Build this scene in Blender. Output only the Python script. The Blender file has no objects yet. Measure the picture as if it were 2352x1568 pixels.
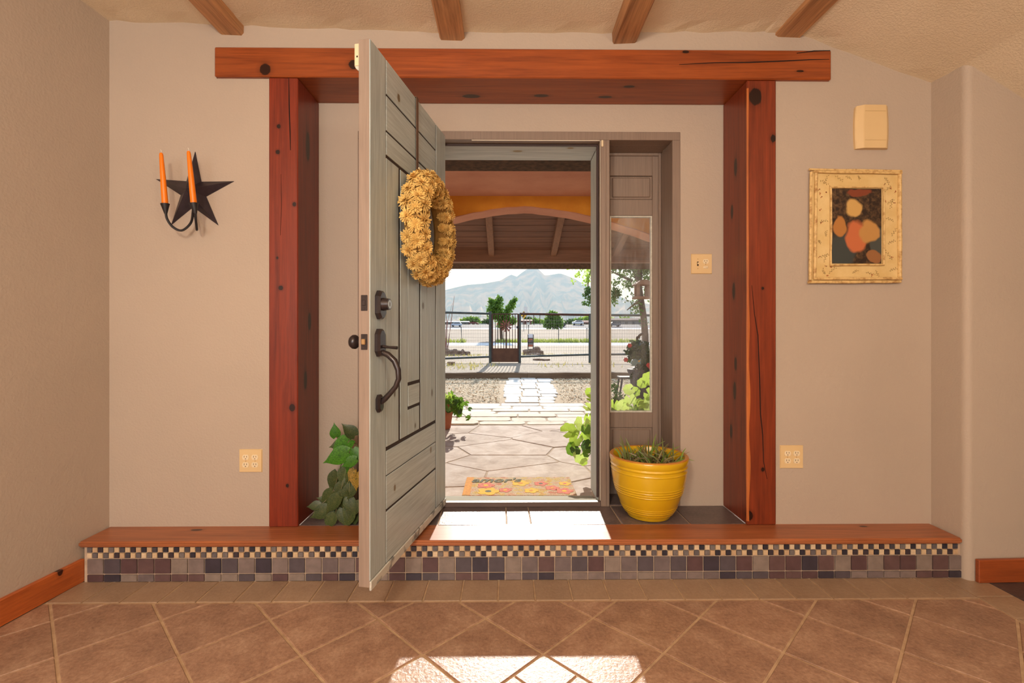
import bpy, bmesh, math, random
from mathutils import Vector, Matrix
random.seed(7)
scn = bpy.context.scene
COL = scn.collection
R = math.radians
def srgb(r, g, b):
    def c(v):
        v /= 255.0
        return v / 12.92 if v <= .04045 else ((v + .055) / 1.055) ** 2.4
    return (c(r), c(g), c(b), 1)

# ------------------------------------------------------------------ camera
F = 2352 * 17.0 / 36.0          # focal length in pixels of the 2352 wide frame
CAMZ, HORIZON, YAW = 1.15, 760.0, math.atan(11 / F)
cam_d = bpy.data.cameras.new('camera'); cam = bpy.data.objects.new('camera', cam_d); COL.objects.link(cam)
cam_d.lens = 17.0; cam_d.sensor_width = 36.0; cam_d.clip_start = .05; cam_d.clip_end = 9000
cam_d.shift_y = -(784 - HORIZON) / 2352.0
cam.location = (0, 0, CAMZ); cam.rotation_euler = (R(90), 0, -YAW)
scn.camera = cam
def at(px, py, Y):
    """world point that pixel (px, py) shows on the plane y = Y"""
    xc = (px - 1176) / F; c, s = math.cos(YAW), math.sin(YAW)
    t = Y / (c - xc * s)
    return Vector((t * (s + xc * c), Y, CAMZ + t * (HORIZON - py) / F))
def AX(px, Y): return at(px, 760, Y).x
def AZ(px, py, Y): return at(px, py, Y).z
def onz(px, py, z):
    d = F * (CAMZ - z) / (py - HORIZON)
    xc = (px - 1176) / F; c, s = math.cos(YAW), math.sin(YAW)
    return Vector((d * (s + xc * c), d * (c - xc * s), z))

# ------------------------------------------------------------------ world, sun, lamps, exposure
w = bpy.data.worlds.new('sky'); scn.world = w; w.use_nodes = True
nt = w.node_tree; nt.nodes.clear()
wo = nt.nodes.new('ShaderNodeOutputWorld'); bg = nt.nodes.new('ShaderNodeBackground')
tc = nt.nodes.new('ShaderNodeTexCoord'); sp = nt.nodes.new('ShaderNodeSeparateXYZ'); rp = nt.nodes.new('ShaderNodeValToRGB')
nt.links.new(tc.outputs['Generated'], sp.inputs[0]); nt.links.new(sp.outputs['Z'], rp.inputs[0])
rp.color_ramp.elements[0].position = 0.0; rp.color_ramp.elements[0].color = (1.0, 1.0, 1.0, 1)
rp.color_ramp.elements[1].position = .7; rp.color_ramp.elements[1].color = (.42, .62, 1.0, 1)
e = rp.color_ramp.elements.new(.2); e.color = (.86, .94, 1.0, 1)
nt.links.new(rp.outputs[0], bg.inputs[0]); bg.inputs[1].default_value = 1.25
nt.links.new(bg.outputs[0], wo.inputs[0])

SUN_EL, SUN_AZ = R(20), R(2.5)
sd = Vector((math.sin(SUN_AZ) * math.cos(SUN_EL), math.cos(SUN_AZ) * math.cos(SUN_EL), math.sin(SUN_EL)))
sl = bpy.data.lights.new('sun', 'SUN'); sl.energy = 6.8; sl.angle = R(.8); sl.color = (1, .94, .84)
so = bpy.data.objects.new('sun', sl); COL.objects.link(so); so.rotation_euler = sd.to_track_quat('Z', 'Y').to_euler()

def lamp(name, loc, energy, color, size=.12):
    l = bpy.data.lights.new(name, 'POINT'); l.energy = energy; l.color = color; l.shadow_soft_size = size
    o = bpy.data.objects.new(name, l); COL.objects.link(o); o.location = loc
lamp('ceiling_lamp', (-.55, -.5, 2.06), 92, (1, .88, .71))
lamp('ceiling_lamp', (1.15, -.7, 2.06), 52, (1, .83, .62))
def area(name, loc, rot, sx, sy, energy, color):
    l = bpy.data.lights.new(name, 'AREA'); l.shape = 'RECTANGLE'; l.size = sx; l.size_y = sy; l.energy = energy; l.color = color
    o = bpy.data.objects.new(name, l); COL.objects.link(o); o.location = loc; o.rotation_euler = rot
area('rear_fill_light', (-.9, -2.85, 1.5), (R(90), 0, R(0)), 2.2, 1.5, 74, (1, .96, .93))  # unseen fill light added behind the camera; the rear wall has no window

vs = scn.view_settings
vs.view_transform = 'Standard'; vs.look = 'None'; vs.gamma = 1.0; vs.use_curve_mapping = False
vs.exposure = 0.10

# ------------------------------------------------------------------ geometry helpers
class MB:
    def __init__(s): s.v = []; s.f = []
    def add(s, vs, fs):
        n = len(s.v); s.v += [tuple(p) for p in vs]; s.f += [tuple(i + n for i in f) for f in fs]; return s
    def box(s, x0, x1, y0, y1, z0, z1, m=None):
        p = [Vector((x, y, z)) for z in (z0, z1) for y in (y0, y1) for x in (x0, x1)]
        if m: p = [m @ q for q in p]
        return s.add(p, [(0, 2, 3, 1), (4, 5, 7, 6), (0, 1, 5, 4), (2, 6, 7, 3), (0, 4, 6, 2), (1, 3, 7, 5)])
    def prism(s, poly, a0, a1, axis='z'):
        n = len(poly)
        def P(p, a):
            return {'z': (p[0], p[1], a), 'y': (p[0], a, p[1]), 'x': (a, p[0], p[1])}[axis]
        vs = [P(p, a0) for p in poly] + [P(p, a1) for p in poly]
        fs = [tuple(range(n))[::-1], tuple(range(n, 2 * n))] + [(i, (i + 1) % n, n + (i + 1) % n, n + i) for i in range(n)]
        return s.add(vs, fs)
    def tile(s, poly, z0, z1, bev):
        n = len(poly); c = Vector((sum(p[0] for p in poly) / n, sum(p[1] for p in poly) / n))
        ins = inset(poly, bev)
        vs = [(p[0], p[1], z0) for p in poly] + [(p[0], p[1], z1 - bev) for p in poly] + [(p[0], p[1], z1) for p in ins]
        fs = [tuple(range(2 * n, 3 * n))]
        for k in (0, n): fs += [(k + i, k + (i + 1) % n, k + n + (i + 1) % n, k + n + i) for i in range(n)]
        return s.add(vs, fs)
    def tube(s, pts, r, n=8, cap=True):
        pts = [Vector(p) for p in pts]; m = len(pts)
        rs = r if isinstance(r, (list, tuple)) else [r] * m
        up = Vector((0, 0, 1)); vs = []
        t0 = (pts[1] - pts[0]).normalized()
        if abs(t0.dot(up)) > .95: up = Vector((1, 0, 0))
        nrm = (up - t0 * up.dot(t0)).normalized()
        for i, p in enumerate(pts):
            t = (pts[min(i + 1, m - 1)] - pts[max(i - 1, 0)]).normalized()
            nrm = (nrm - t * nrm.dot(t)).normalized(); b = t.cross(nrm)
            for k in range(n):
                a = 2 * math.pi * k / n
                vs.append(p + (nrm * math.cos(a) + b * math.sin(a)) * rs[i])
        fs = []
        for i in range(m - 1):
            for k in range(n):
                a = i * n + k; b = i * n + (k + 1) % n
                fs.append((a, b, b + n, a + n))
        if cap: fs += [tuple(range(n))[::-1], tuple(range((m - 1) * n, m * n))]
        return s.add(vs, fs)
    def lathe(s, prof, c=(0, 0, 0), n=32, cap=True):
        vs = []; fs = []; m = len(prof)
        for r, z in prof:
            for k in range(n):
                a = 2 * math.pi * k / n; vs.append((c[0] + r * math.cos(a), c[1] + r * math.sin(a), c[2] + z))
        for i in range(m - 1):
            for k in range(n):
                a = i * n + k; b = i * n + (k + 1) % n; fs.append((a, b, b + n, a + n))
        if cap: fs += [tuple(range(n))[::-1], tuple(range((m - 1) * n, m * n))]
        return s.add(vs, fs)
    def mesh(s, name, mat, bevel=0, smooth=False, seg=1):
        me = bpy.data.meshes.new(name); me.from_pydata(s.v, [], s.f); me.update()
        bm = bmesh.new(); bm.from_mesh(me)
        if bevel:
            bmesh.ops.bevel(bm, geom=list(bm.edges), offset=bevel, segments=seg, affect='EDGES', clamp_overlap=True)
        bmesh.ops.recalc_face_normals(bm, faces=bm.faces)
        bm.to_mesh(me); bm.free()
        if mat: me.materials.append(mat)
        if smooth:
            for p in me.polygons: p.use_smooth = True
            try: me.set_sharp_from_angle(angle=R(40))
            except Exception: pass
        return me
    def build(s, name, mat, parent=None, bevel=0, smooth=False, seg=1):
        return link(name, s.mesh(name, mat, bevel, smooth, seg), parent)
def link(name, me, parent=None):
    o = bpy.data.objects.new(name, me); COL.objects.link(o)
    if parent: o.parent = parent
    return o
def inset(poly, d):
    """move each edge of a convex counter-clockwise polygon inward by d"""
    n = len(poly); out = []
    area2 = sum(poly[i][0] * poly[(i + 1) % n][1] - poly[(i + 1) % n][0] * poly[i][1] for i in range(n))
    sgn = 1 if area2 > 0 else -1
    L = []
    for i in range(n):
        a = Vector(poly[i]); b = Vector(poly[(i + 1) % n]); t = (b - a).normalized()
        nn = Vector((-t.y, t.x)) * sgn; L.append((a + nn * d, t))
    for i in range(n):
        p, t = L[i - 1]; q, u = L[i]
        den = t.x * u.y - t.y * u.x
        if abs(den) < 1e-6: out.append(tuple(q)); continue
        k = ((q - p).x * u.y - (q - p).y * u.x) / den
        out.append(tuple(p + t * k))
    return out
def clip(poly, nx, ny, d):
    """keep the part of a polygon where nx*x + ny*y <= d"""
    out = []; n = len(poly)
    for i in range(n):
        a, b = poly[i], poly[(i + 1) % n]
        fa, fb = nx * a[0] + ny * a[1] - d, nx * b[0] + ny * b[1] - d
        if fa <= 0: out.append(a)
        if fa * fb < 0:
            k = fa / (fa - fb); out.append((a[0] + (b[0] - a[0]) * k, a[1] + (b[1] - a[1]) * k))
    res = []
    for p in out:
        if not res or (abs(p[0] - res[-1][0]) + abs(p[1] - res[-1][1])) > 2e-3: res.append(p)
    if len(res) > 1 and abs(res[0][0] - res[-1][0]) + abs(res[0][1] - res[-1][1]) < 2e-3: res.pop()
    return res
def parea(p): return abs(sum(p[i][0] * p[(i + 1) % len(p)][1] - p[(i + 1) % len(p)][0] * p[i][1] for i in range(len(p)))) / 2
def tag(o, label, cat=None, group=None, kind=None):
    o['label'] = label
    if cat: o['category'] = cat
    if group: o['group'] = group
    if kind: o['kind'] = kind
    return o
def thing(name, label, cat, loc=(0, 0, 0), rotz=0, group=None):
    o = bpy.data.objects.new(name, None); COL.objects.link(o); o.empty_display_size = .1
    o.location = loc; o.rotation_euler = (0, 0, rotz)
    return tag(o, label, cat, group)
def struct(o, label): o['kind'] = 'structure'; o['label'] = label; return o
def estruct(name, label, loc=(0, 0, 0), rotz=0):
    o = bpy.data.objects.new(name, None); COL.objects.link(o); o.location = loc; o.rotation_euler = (0, 0, rotz); o.empty_display_size = .1
    return struct(o, label)

# ------------------------------------------------------------------ material helpers
class NT:
    def __init__(s, name):
        s.m = bpy.data.materials.new(name); s.m.use_nodes = True; s.t = s.m.node_tree
        s.b = s.t.nodes['Principled BSDF']; s.out = s.t.nodes['Material Output']
    def n(s, kind, **kw):
        x = s.t.nodes.new(kind)
        for k, v in kw.items(): setattr(x, k, v)
        return x
    def l(s, a, b): s.t.links.new(a, b)
    def coord(s, mode='world', scale=(1, 1, 1)):
        if mode == 'world': o = s.n('ShaderNodeNewGeometry').outputs['Position']
        else: o = s.n('ShaderNodeTexCoord').outputs['Object']
        mp = s.n('ShaderNodeMapping'); mp.inputs['Scale'].default_value = scale
        s.l(o, mp.inputs[0]); return mp.outputs[0]
    def noise(s, co, scale, detail=4, rough=.55, dist=0):
        x = s.n('ShaderNodeTexNoise'); x.inputs['Scale'].default_value = scale; x.inputs['Detail'].default_value = detail
        x.inputs['Roughness'].default_value = rough; x.inputs['Distortion'].default_value = dist
        s.l(co, x.inputs['Vector']); return x.outputs['Fac']
    def ramp(s, fac, stops):
        x = s.n('ShaderNodeValToRGB'); cr = x.color_ramp
        cr.elements[0].position, cr.elements[0].color = stops[0]
        cr.elements[1].position, cr.elements[1].color = stops[-1]
        for p, c in stops[1:-1]: cr.elements.new(p).color = c
        s.l(fac, x.inputs[0]); return x.outputs[0]
    def mix(s, fac, a, b, mode='MIX'):
        x = s.n('ShaderNodeMix'); x.data_type = 'RGBA'; x.blend_type = mode
        for i, v in ((0, fac), (6, a), (7, b)):
            if hasattr(v, 'is_linked') or hasattr(v, 'links'): s.l(v, x.inputs[i])
            else: x.inputs[i].default_value = v
        return x.outputs[2]
    def math(s, op, a, b=0.0):
        x = s.n('ShaderNodeMath', operation=op)
        for i, v in ((0, a), (1, b)):
            if hasattr(v, 'links'): s.l(v, x.inputs[i])
            else: x.inputs[i].default_value = v
        return x.outputs[0]
    def bump(s, h, strength, dist=.01):
        x = s.n('ShaderNodeBump'); x.inputs['Strength'].default_value = strength; x.inputs['Distance'].default_value = dist
        s.l(h, x.inputs['Height']); s.l(x.outputs[0], s.b.inputs['Normal'])
    def fin(s, col, rough=.6, spec=.5, metal=0):
        if hasattr(col, 'links'): s.l(col, s.b.inputs['Base Color'])
        else: s.b.inputs['Base Color'].default_value = col
        if hasattr(rough, 'links'): s.l(rough, s.b.inputs['Roughness'])
        else: s.b.inputs['Roughness'].default_value = rough
        s.b.inputs['Specular IOR Level'].default_value = spec; s.b.inputs['Metallic'].default_value = metal
        return s.m
def mul(c, k): return (c[0] * k, c[1] * k, c[2] * k, 1)
def M(name, col, col2=None, rough=.6, scale=6, stretch=(1, 1, 1), bump=0, bscale=80, bdist=.004, spec=.5, metal=0, mode='world', rnd=0, lo=.35, hi=.65):
    t = NT(name); co = t.coord(mode, stretch)
    c = t.ramp(t.noise(co, scale), [(lo, col), (hi, col2 or mul(col, .85))])
    if rnd:
        oi = t.n('ShaderNodeObjectInfo'); mr = t.n('ShaderNodeMapRange')
        mr.inputs[3].default_value = 1 - rnd; mr.inputs[4].default_value = 1 + rnd
        t.l(oi.outputs['Random'], mr.inputs[0])
        cb = t.n('ShaderNodeCombineColor')
        for i in range(3): t.l(mr.outputs[0], cb.inputs[i])
        c = t.mix(1.0, c, cb.outputs[0], 'MULTIPLY')
    if bump: t.bump(t.noise(co, bscale, 3), bump, bdist)
    return t.fin(c, rough, spec, metal)
def wood(name, dark, light, axis, scale=1.0, knots=(), rough=.45, mode='world', bump=.15, knotcol=None, spec=.5):
    """timber with grain running along an axis; knots = (centre, radii) ellipsoids"""
    t = NT(name); st = [14, 14, 14]; st[axis] = .9
    co = t.coord(mode, tuple(v * scale for v in st))
    g = t.noise(co, 1.6, 8, .62, .9)
    st2 = [60, 60, 60]; st2[axis] = 2.0
    g2 = t.noise(t.coord(mode, tuple(v * scale for v in st2)), 2.0, 3, .6, .3)
    mid = tuple((dark[i] + light[i]) / 2 for i in range(3)) + (1,)
    c = t.ramp(g, [(.30, dark), (.48, mid), (.70, light)])
    c = t.mix(.35, c, t.ramp(g2, [(.3, mul(mid, .62)), (.65, mul(light, 1.1))]))
    kc = knotcol or mul(dark, .16)
    pos = t.coord(mode)
    for (kx, ky, kz), (rx, ry, rz) in knots:
        mp = t.n('ShaderNodeMapping'); mp.vector_type = 'POINT'
        mp.inputs['Location'].default_value = (-kx / rx, -ky / ry, -kz / rz); mp.inputs['Scale'].default_value = (1 / rx, 1 / ry, 1 / rz)
        t.l(pos, mp.inputs[0])
        ln = t.n('ShaderNodeVectorMath', operation='LENGTH'); t.l(mp.outputs[0], ln.inputs[0])
        wob = t.math('ADD', ln.outputs['Value'], t.math('MULTIPLY', t.math('SUBTRACT', g2, .5), .5))
        f2 = t.ramp(t.math('MULTIPLY', wob, .5), [(0, (1, 1, 1, 1)), (.42, (1, 1, 1, 1)), (.5, (.28, .28, .28, 1)), (.9, (0, 0, 0, 1))])
        c = t.mix(f2, c, kc)
    t.bump(g, bump, .003)
    return t.fin(c, rough, spec)

# ------------------------------------------------------------------ shared materials
def wall_mat(name, col, bs=95, strength=.35):
    t = NT(name); co = t.coord()
    c = t.ramp(t.noise(co, 1.3, 3), [(.3, col), (.7, mul(col, .93))])
    h = t.math('ADD', t.noise(co, bs, 2, .5), t.math('MULTIPLY', t.noise(co, 22, 2, .5), .6))
    t.bump(h, strength, .004)
    return t.fin(c, .62, .35)
WALL = wall_mat('wall_paint', srgb(188, 171, 155))
def ceil_mat():
    t = NT('ceiling_texture'); co = t.coord()
    c = t.ramp(t.noise(co, 2, 3), [(.3, srgb(238, 222, 196)), (.7, srgb(226, 208, 180))])
    h = t.math('ADD', t.ramp(t.noise(co, 105, 5, .65), [(.45, (0, 0, 0, 1)), (.62, (1, 1, 1, 1))]), t.noise(co, 120, 2))
    t.bump(h, .42, .003)
    return t.fin(c, .8, .2)
CEIL = ceil_mat()
def tile_mat(name, c1, c2, c3, rough=.34, bs=70, bstr=.35, rnd=.10, sc=7):
    t = NT(name); co = t.coord()
    c = t.ramp(t.noise(co, sc, 9, .74, .25), [(.30, c1), (.5, c2), (.70, c3)])
    c = t.mix(.35, c, t.ramp(t.noise(co, 75, 4, .7), [(.35, c1), (.65, c3)]))
    oi = t.n('ShaderNodeObjectInfo'); mr = t.n('ShaderNodeMapRange'); mr.inputs[3].default_value = 1 - rnd; mr.inputs[4].default_value = 1 + rnd
    t.l(oi.outputs['Random'], mr.inputs[0]); cb = t.n('ShaderNodeCombineColor')
    for i in range(3): t.l(mr.outputs[0], cb.inputs[i])
    c = t.mix(1.0, c, cb.outputs[0], 'MULTIPLY')
    t.bump(t.noise(co, bs, 5, .6, .5), bstr, .004)
    return t.fin(c, rough, .5)
FLOORT = tile_mat('floor_tile_ceramic', rough=.40, c1=srgb(118, 86, 70), c2=srgb(158, 120, 97), c3=srgb(192, 158, 132), bstr=.5, rnd=.07)
BORDERT = tile_mat('border_tile_ceramic', srgb(148, 120, 97), srgb(162, 134, 109), srgb(176, 148, 122), rnd=.06)
SLATET = tile_mat('landing_tile_slate', srgb(78, 66, 66), srgb(100, 86, 86), srgb(122, 106, 102), rough=.36)
DARKT = tile_mat('dark_slate_tile', srgb(62, 50, 50), srgb(78, 64, 62), srgb(92, 78, 74), rough=.4)
GROUT = M('floor_grout', srgb(196, 166, 134), srgb(174, 143, 113), rough=.85, scale=20)
RGROUT = M('riser_grout', srgb(200, 176, 152), srgb(180, 156, 134), rough=.85, scale=30)
REDWOOD_D, REDWOOD_L = srgb(110, 38, 20), srgb(176, 78, 36)
STEEL = M('black_iron', srgb(30, 27, 30), srgb(40, 36, 38), rough=.5, scale=30, spec=.4)
CREAM = M('cream_plastic', srgb(226, 196, 146), srgb(218, 186, 136), rough=.42, scale=3)
CREAM2 = M('pale_cream_plastic', srgb(236, 218, 184), srgb(228, 208, 172), rough=.42, scale=3)
SLOT = M('socket_slot', srgb(60, 38, 20), rough=.8)
MAUVE = wood('frame_paint_mauve', srgb(134, 114, 101), srgb(142, 122, 108), 2, 1, rough=.5, bump=.1)
PALEPAINT = wood('pale_blue_paint', srgb(158, 166, 164), srgb(206, 208, 198), 2, 1.2, rough=.55, bump=.25)
PALEPAINTX = wood('pale_blue_paint_head', srgb(158, 166, 166), srgb(206, 210, 206), 0, 1.2, rough=.55, bump=.25,
                  knots=[((.06, 2.80, 2.19), (.03, .014, .05)), ((.36, 2.75, 2.19), (.02, .012, .05))], knotcol=srgb(150, 130, 90))

# ------------------------------------------------------------------ room shell
LZ = .19                       # landing height
YW, YA, YO = 2.392, 2.646, 2.93   # main wall face, alcove wall face, outside face
YRI = 2.235
XL, XR = -1.026, 1.186         # alcove inner width (between the posts)
PLX, PRX = -1.168, 1.332       # outer edges of the posts
LB, LT = 2.391, 2.536          # lintel bottom / top
FX0, FX1, FZ = -.814, .949, 2.24   # door frame outer
def wl(y): return -1.952 - .074 * (2.392 - y)      # left wall face

m = MB(); m.box(-2.4, PLX, YW, YO, 0, LB); struct(m.build('wall_back_left', WALL), 'mauve grey plaster wall with the star sconce')
m = MB(); m.box(PRX, 2.6, YW, YO, 0, LB); struct(m.build('wall_back_right', WALL), 'mauve grey plaster wall with the framed picture')
for a_, b_, nm_ in ((PLX, FX0, 'left'), (FX1, PRX, 'right')):
    m = MB(); m.box(a_, b_, YA + .0005, YO, LZ - .05, LB); struct(m.build('wall_alcove_' + nm_, WALL), 'mauve grey alcove wall on the %s side of the door frame' % ('hinge' if nm_ == 'left' else 'sidelight'))
m = MB(); m.box(FX0, FX1, YA + .0005, YO, FZ, LB); struct(m.build('wall_alcove_top', WALL), 'strip of mauve grey wall between door frame and lintel')
m = MB(); m.box(-2.4, 2.6, YA + .0005, YO, LB, 2.75); x0_, x1_ = AX(492, 2.372), AX(1910, 2.372)
m.box(-2.4, x0_, YW, YA + .0005, LB, LT); m.box(x1_, 2.6, YW, YA + .0005, LB, LT); m.box(-2.4, 2.6, YW, YA + .0005, LT, 2.75)
struct(m.build('wall_back_top', WALL), 'mauve grey wall strip above the lintel beam')
m = MB()
n = 24; pts = [(wl(2.45), 2.45), (wl(-3.1), -3.1)]
m.prism([pts[0], (pts[0][0] - .25, 2.45), (pts[1][0] - .25, -3.1), pts[1]], -.02, 2.8)
struct(m.build('wall_left', WALL), 'plain mauve grey side wall beside the star sconce wall')
# right block with a rounded corner
c = []
for k in range(7):
    a = R(180 + 15 * k); c.append((2.115 + .03 + .03 * math.cos(a), 2.205 + .03 + .03 * math.sin(a)))
poly = [(2.115, 2.5)] + c + [(3.2, 2.27), (4.4, 2.27), (4.4, 2.5)]
m = MB(); m.prism(poly, -.02, 2.75)
struct(m.build('wall_right', WALL, smooth=True), 'mauve grey plaster wall jutting forward with a rounded corner')
m = MB(); m.box(4.3, 4.5, -3.1, 2.6, -.02, 2.8)
struct(m.build('wall_far_right', WALL), 'plain side wall of the room beyond the rounded corner')
m = MB(); m.box(-2.8, 4.5, -3.2, -3.0, -.02, 2.8)
struct(m.build('wall_rear', WALL), 'plain rear wall of the entry room')
# ceiling: a profile across the room, slightly uneven where it meets the wall
prof = [(-2.9, 2.69), (-1.95, 2.672), (-1.33, 2.652), (-.37, 2.626), (.53, 2.626), (1.28, 2.640), (1.46, 2.622), (2.115, 2.383), (2.45, 2.20), (3.0, 2.12), (4.5, 2.12)]
m = MB(); NX = 90; ys = [2.42 - .012 * k for k in range(5)] + [2.3, 2.0, 1.5, 0.5, -1, -3.2]
xs = [prof[0][0] + (prof[-1][0] - prof[0][0]) * i / NX for i in range(NX + 1)] + [p[0] for p in prof]
xs = sorted(set(round(x, 4) for x in xs))
def cz(x):
    for (a, za), (b, zb) in zip(prof, prof[1:]):
        if x <= b: return za + (zb - za) * (x - a) / (b - a)
    return prof[-1][1]
rj = [random.uniform(-.006, .006) for _ in xs]
g = [[(x, y, cz(x) + (rj[i] if j < 5 else 0)) for i, x in enumerate(xs)] for j, y in enumerate(ys)]
vs_, fs_ = [], []
W_ = len(xs)
for row in g: vs_ += row
for j in range(len(ys) - 1):
    for i in range(W_ - 1): fs_.append((j * W_ + i, j * W_ + i + 1, (j + 1) * W_ + i + 1, (j + 1) * W_ + i))
m.add(vs_, fs_)
top = len(m.v)
m.box(-2.9, 4.5, -3.2, 2.42, 2.80, 2.85)
struct(m.build('ceiling', CEIL), 'cream textured plaster ceiling sloping down on one side')

# ceiling beams
BW = wood('ceiling_beam_wood', srgb(116, 74, 46), srgb(212, 158, 108), 1, 1.0, rough=.55, bump=.5,
          knots=[((-1.27, 2.1, 2.6), (.02, .05, .03)), ((-1.40, 1.95, 2.6), (.015, .04, .02)), ((-.30, 2.02, 2.58), (.02, .05, .03)), ((1.36, 2.1, 2.57), (.02, .06, .03))])
beams = [(505, 560, 80, 'rough ceiling beam ending above the star sconce'), (1010, 1066, 92, 'rough ceiling beam ending above the yellow wreath'),
         (1406, 1461, 100, 'rough ceiling beam ending above the door sidelight'), (1782, 1842, 86, 'rough ceiling beam where the ceiling starts to slope')]
for a, b, yb, lab in beams:
    x0, x1 = AX(a, YW), AX(b, YW); zb = AZ(a, yb, YW)
    m = MB(); N = 14
    ring = []
    for i in range(N + 1):
        y = 2.40 - i * 5.2 / N; j = lambda s: random.uniform(-s, s)
        ring.append([(x0 + j(.004), y, 2.66), (x0 + j(.004), y, zb + .010 + j(.002)), (x0 + .010 + j(.003), y, zb + j(.003)),
                     (x1 - .010 + j(.003), y, zb + j(.003)), (x1 + j(.004), y, zb + .010 + j(.002)), (x1 + j(.004), y, 2.66)])
    v_ = [p for r_ in ring for p in r_]; f_ = []
    for i in range(N):
        for k in range(6): f_.append((i * 6 + k, i * 6 + (k + 1) % 6, i * 6 + 6 + (k + 1) % 6, i * 6 + 6 + k))
    f_ += [tuple(range(6)), tuple(range(N * 6, N * 6 + 6))]
    m.add(v_, f_)
    tag(m.build('ceiling_beam', BW), lab, 'beam', 'ceiling beams')

# ------------------------------------------------------------------ alcove posts and lintel
def pk(px, py, rx, rz, Y=2.38, ry=.03): p = at(px, py, Y); return ((p.x, Y, p.z), (rx, ry, rz))
kl = [pk(640, 290, .010, .012), pk(638, 349, .011, .012), pk(676, 469, .010, .012), pk(637, 592, .006, .007), pk(645, 661, .012, .013), pk(671, 936, .016, .019), pk(660, 1115, .008, .010),
      ((XL, 2.50, 2.10), (.02, .025, .08)), ((XL, 2.52, 1.2), (.02, .02, .05)), ((XL, 2.47, .9), (.02, .02, .05))]
kr = [pk(1735, 222, .034, .045), pk(1776, 318, .014, .02), pk(1752, 662, .007, .008), pk(1752, 1078, .009, .011), pk(1722, 1184, .018, .024),
      ((XR, 2.52, 1.36), (.03, .016, .05)), ((XR, 2.50, .98), (.03, .014, .04)), ((XR, 2.51, .84), (.03, .018, .05)), ((XR, 2.55, .62), (.03, .014, .04)), ((XR, 2.50, 2.0), (.03, .016, .05)), ((XR, 2.54, 1.78), (.03, .014, .04))]
kt = [pk(609, 159, .028, .030, 2.372), pk(812, 148, .026, .024, 2.372), pk(1575, 119, .018, .008, 2.372), pk(1838, 163, .020, .006, 2.372),
      ((-.19, 2.56, LB), (.05, .022, .03)), ((.18, 2.55, LB), (.04, .016, .03)), ((.52, 2.56, LB), (.04, .014, .03)), ((.62, 2.45, LB), (.03, .012, .03))]
PWL = wood('post_wood_red', srgb(92, 29, 17), srgb(142, 53, 27), 2, 1.0, kl, rough=.38)
PWR = wood('post_wood_amber', srgb(88, 32, 17), srgb(140, 58, 28), 2, 1.0, kr, rough=.38)
LWM = wood('lintel_wood', srgb(104, 42, 18), srgb(168, 84, 36), 0, 1.0, kt, rough=.36)
CRACK = M('wood_crack', srgb(36, 14, 8), rough=.9)
EDGEW = wood('worn_edge_wood', srgb(150, 74, 34), srgb(204, 118, 58), 2, 1.0, rough=.4)
def crack(px, Y, parent, wmax=.004, axis='v'):
    """a drying split: thin dark sliver that follows a pixel track on a timber face"""
    P = [at(a, b, Y - .0012) for a, b in px]; m = MB(); n_ = len(P); L = []; Rr = []
    for i, p in enumerate(P):
        k = wmax * (math.sin(math.pi * (i + .3) / (n_ - .4)) * .8 + .2)
        d = Vector((k, 0, 0)) if axis == 'v' else Vector((0, 0, k))
        L.append(p - d / 2); Rr.append(p + d / 2)
    back = Vector((0, .003, 0))
    vs2 = L + Rr + [q + back for q in L] + [q + back for q in Rr]; fs2 = []
    for i in range(n_ - 1):
        fs2 += [(i, i + 1, n_ + i + 1, n_ + i), (i, 2 * n_ + i, 2 * n_ + i + 1, i + 1), (n_ + i, n_ + i + 1, 3 * n_ + i + 1, 3 * n_ + i)]
    return m.add(vs2, fs2).build('crack', CRACK, parent)
pl = thing('timber_post', 'dark red stained timber post rising beside the open grey door', 'post', ((PLX + XL) / 2, 2.51, LZ), 0, 'timber posts of the door alcove')
def under(o, root):
    o.parent = root; o.matrix_parent_inverse = root.matrix_world.inverted(); return o
bpy.context.view_layer.update()
def apart(mb, name, mat, root, **kw):
    """a part modelled in world coordinates under a thing that stands at its own base"""
    o = mb.build(name, mat, None, **kw); o.parent = root
    o.matrix_parent_inverse = (Matrix.Translation(root.location) @ root.rotation_euler.to_matrix().to_4x4()).inverted()
    return o
def fix(o, root):
    o.parent = root; o.matrix_parent_inverse = (Matrix.Translation(root.location) @ root.rotation_euler.to_matrix().to_4x4()).inverted(); return o
m = MB(); m.box(PLX, XL, 2.38, YA, LZ, LB); apart(m, 'post_body', PWL, pl, bevel=.004)
fix(crack([(663, 178), (664, 240), (666, 300), (667, 345)], 2.38, None, .006), pl)
fix(crack([(645, 400), (646, 470), (644, 540)], 2.38, None, .002), pl)
pr = thing('timber_post', 'amber stained timber post with a large knot beside the framed picture', 'post', ((PRX + XR) / 2, 2.51, LZ), 0, 'timber posts of the door alcove')
m = MB(); m.box(XR, PRX, 2.38, YA, LZ, LB); apart(m, 'post_body', PWR, pr, bevel=.005)
m = MB(); rw = random.Random(4); Pz = [LZ + .02 + (LB - LZ - .06) * i / 40 for i in range(41)]
vs2 = []
for z_ in Pz:
    k_ = max(0, 1.2 - abs(z_ - .62) * 1.1); w_ = .003 + .010 * k_ * (.6 + .4 * math.sin(z_ * 17)) + rw.uniform(0, .001); vs2 += [(XR - .0006, 2.38 + .004 + w_ * .5, z_), (XR - .0006, 2.3794 + .004, z_), (XR + .004, 2.3794, z_), (XR + .004 + w_, 2.3794, z_)]
m.add(vs2, [(i * 4 + j, i * 4 + j + 1, i * 4 + j + 5, i * 4 + j + 4) for i in range(40) for j in range(3)]); apart(m, 'worn_edge', EDGEW, pr)
fix(crack([(1727, 655), (1733, 720), (1741, 770), (1745, 870), (1747, 950), (1752, 1000), (1754, 1060), (1762, 1100)], 2.38, None, .005), pr)
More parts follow.
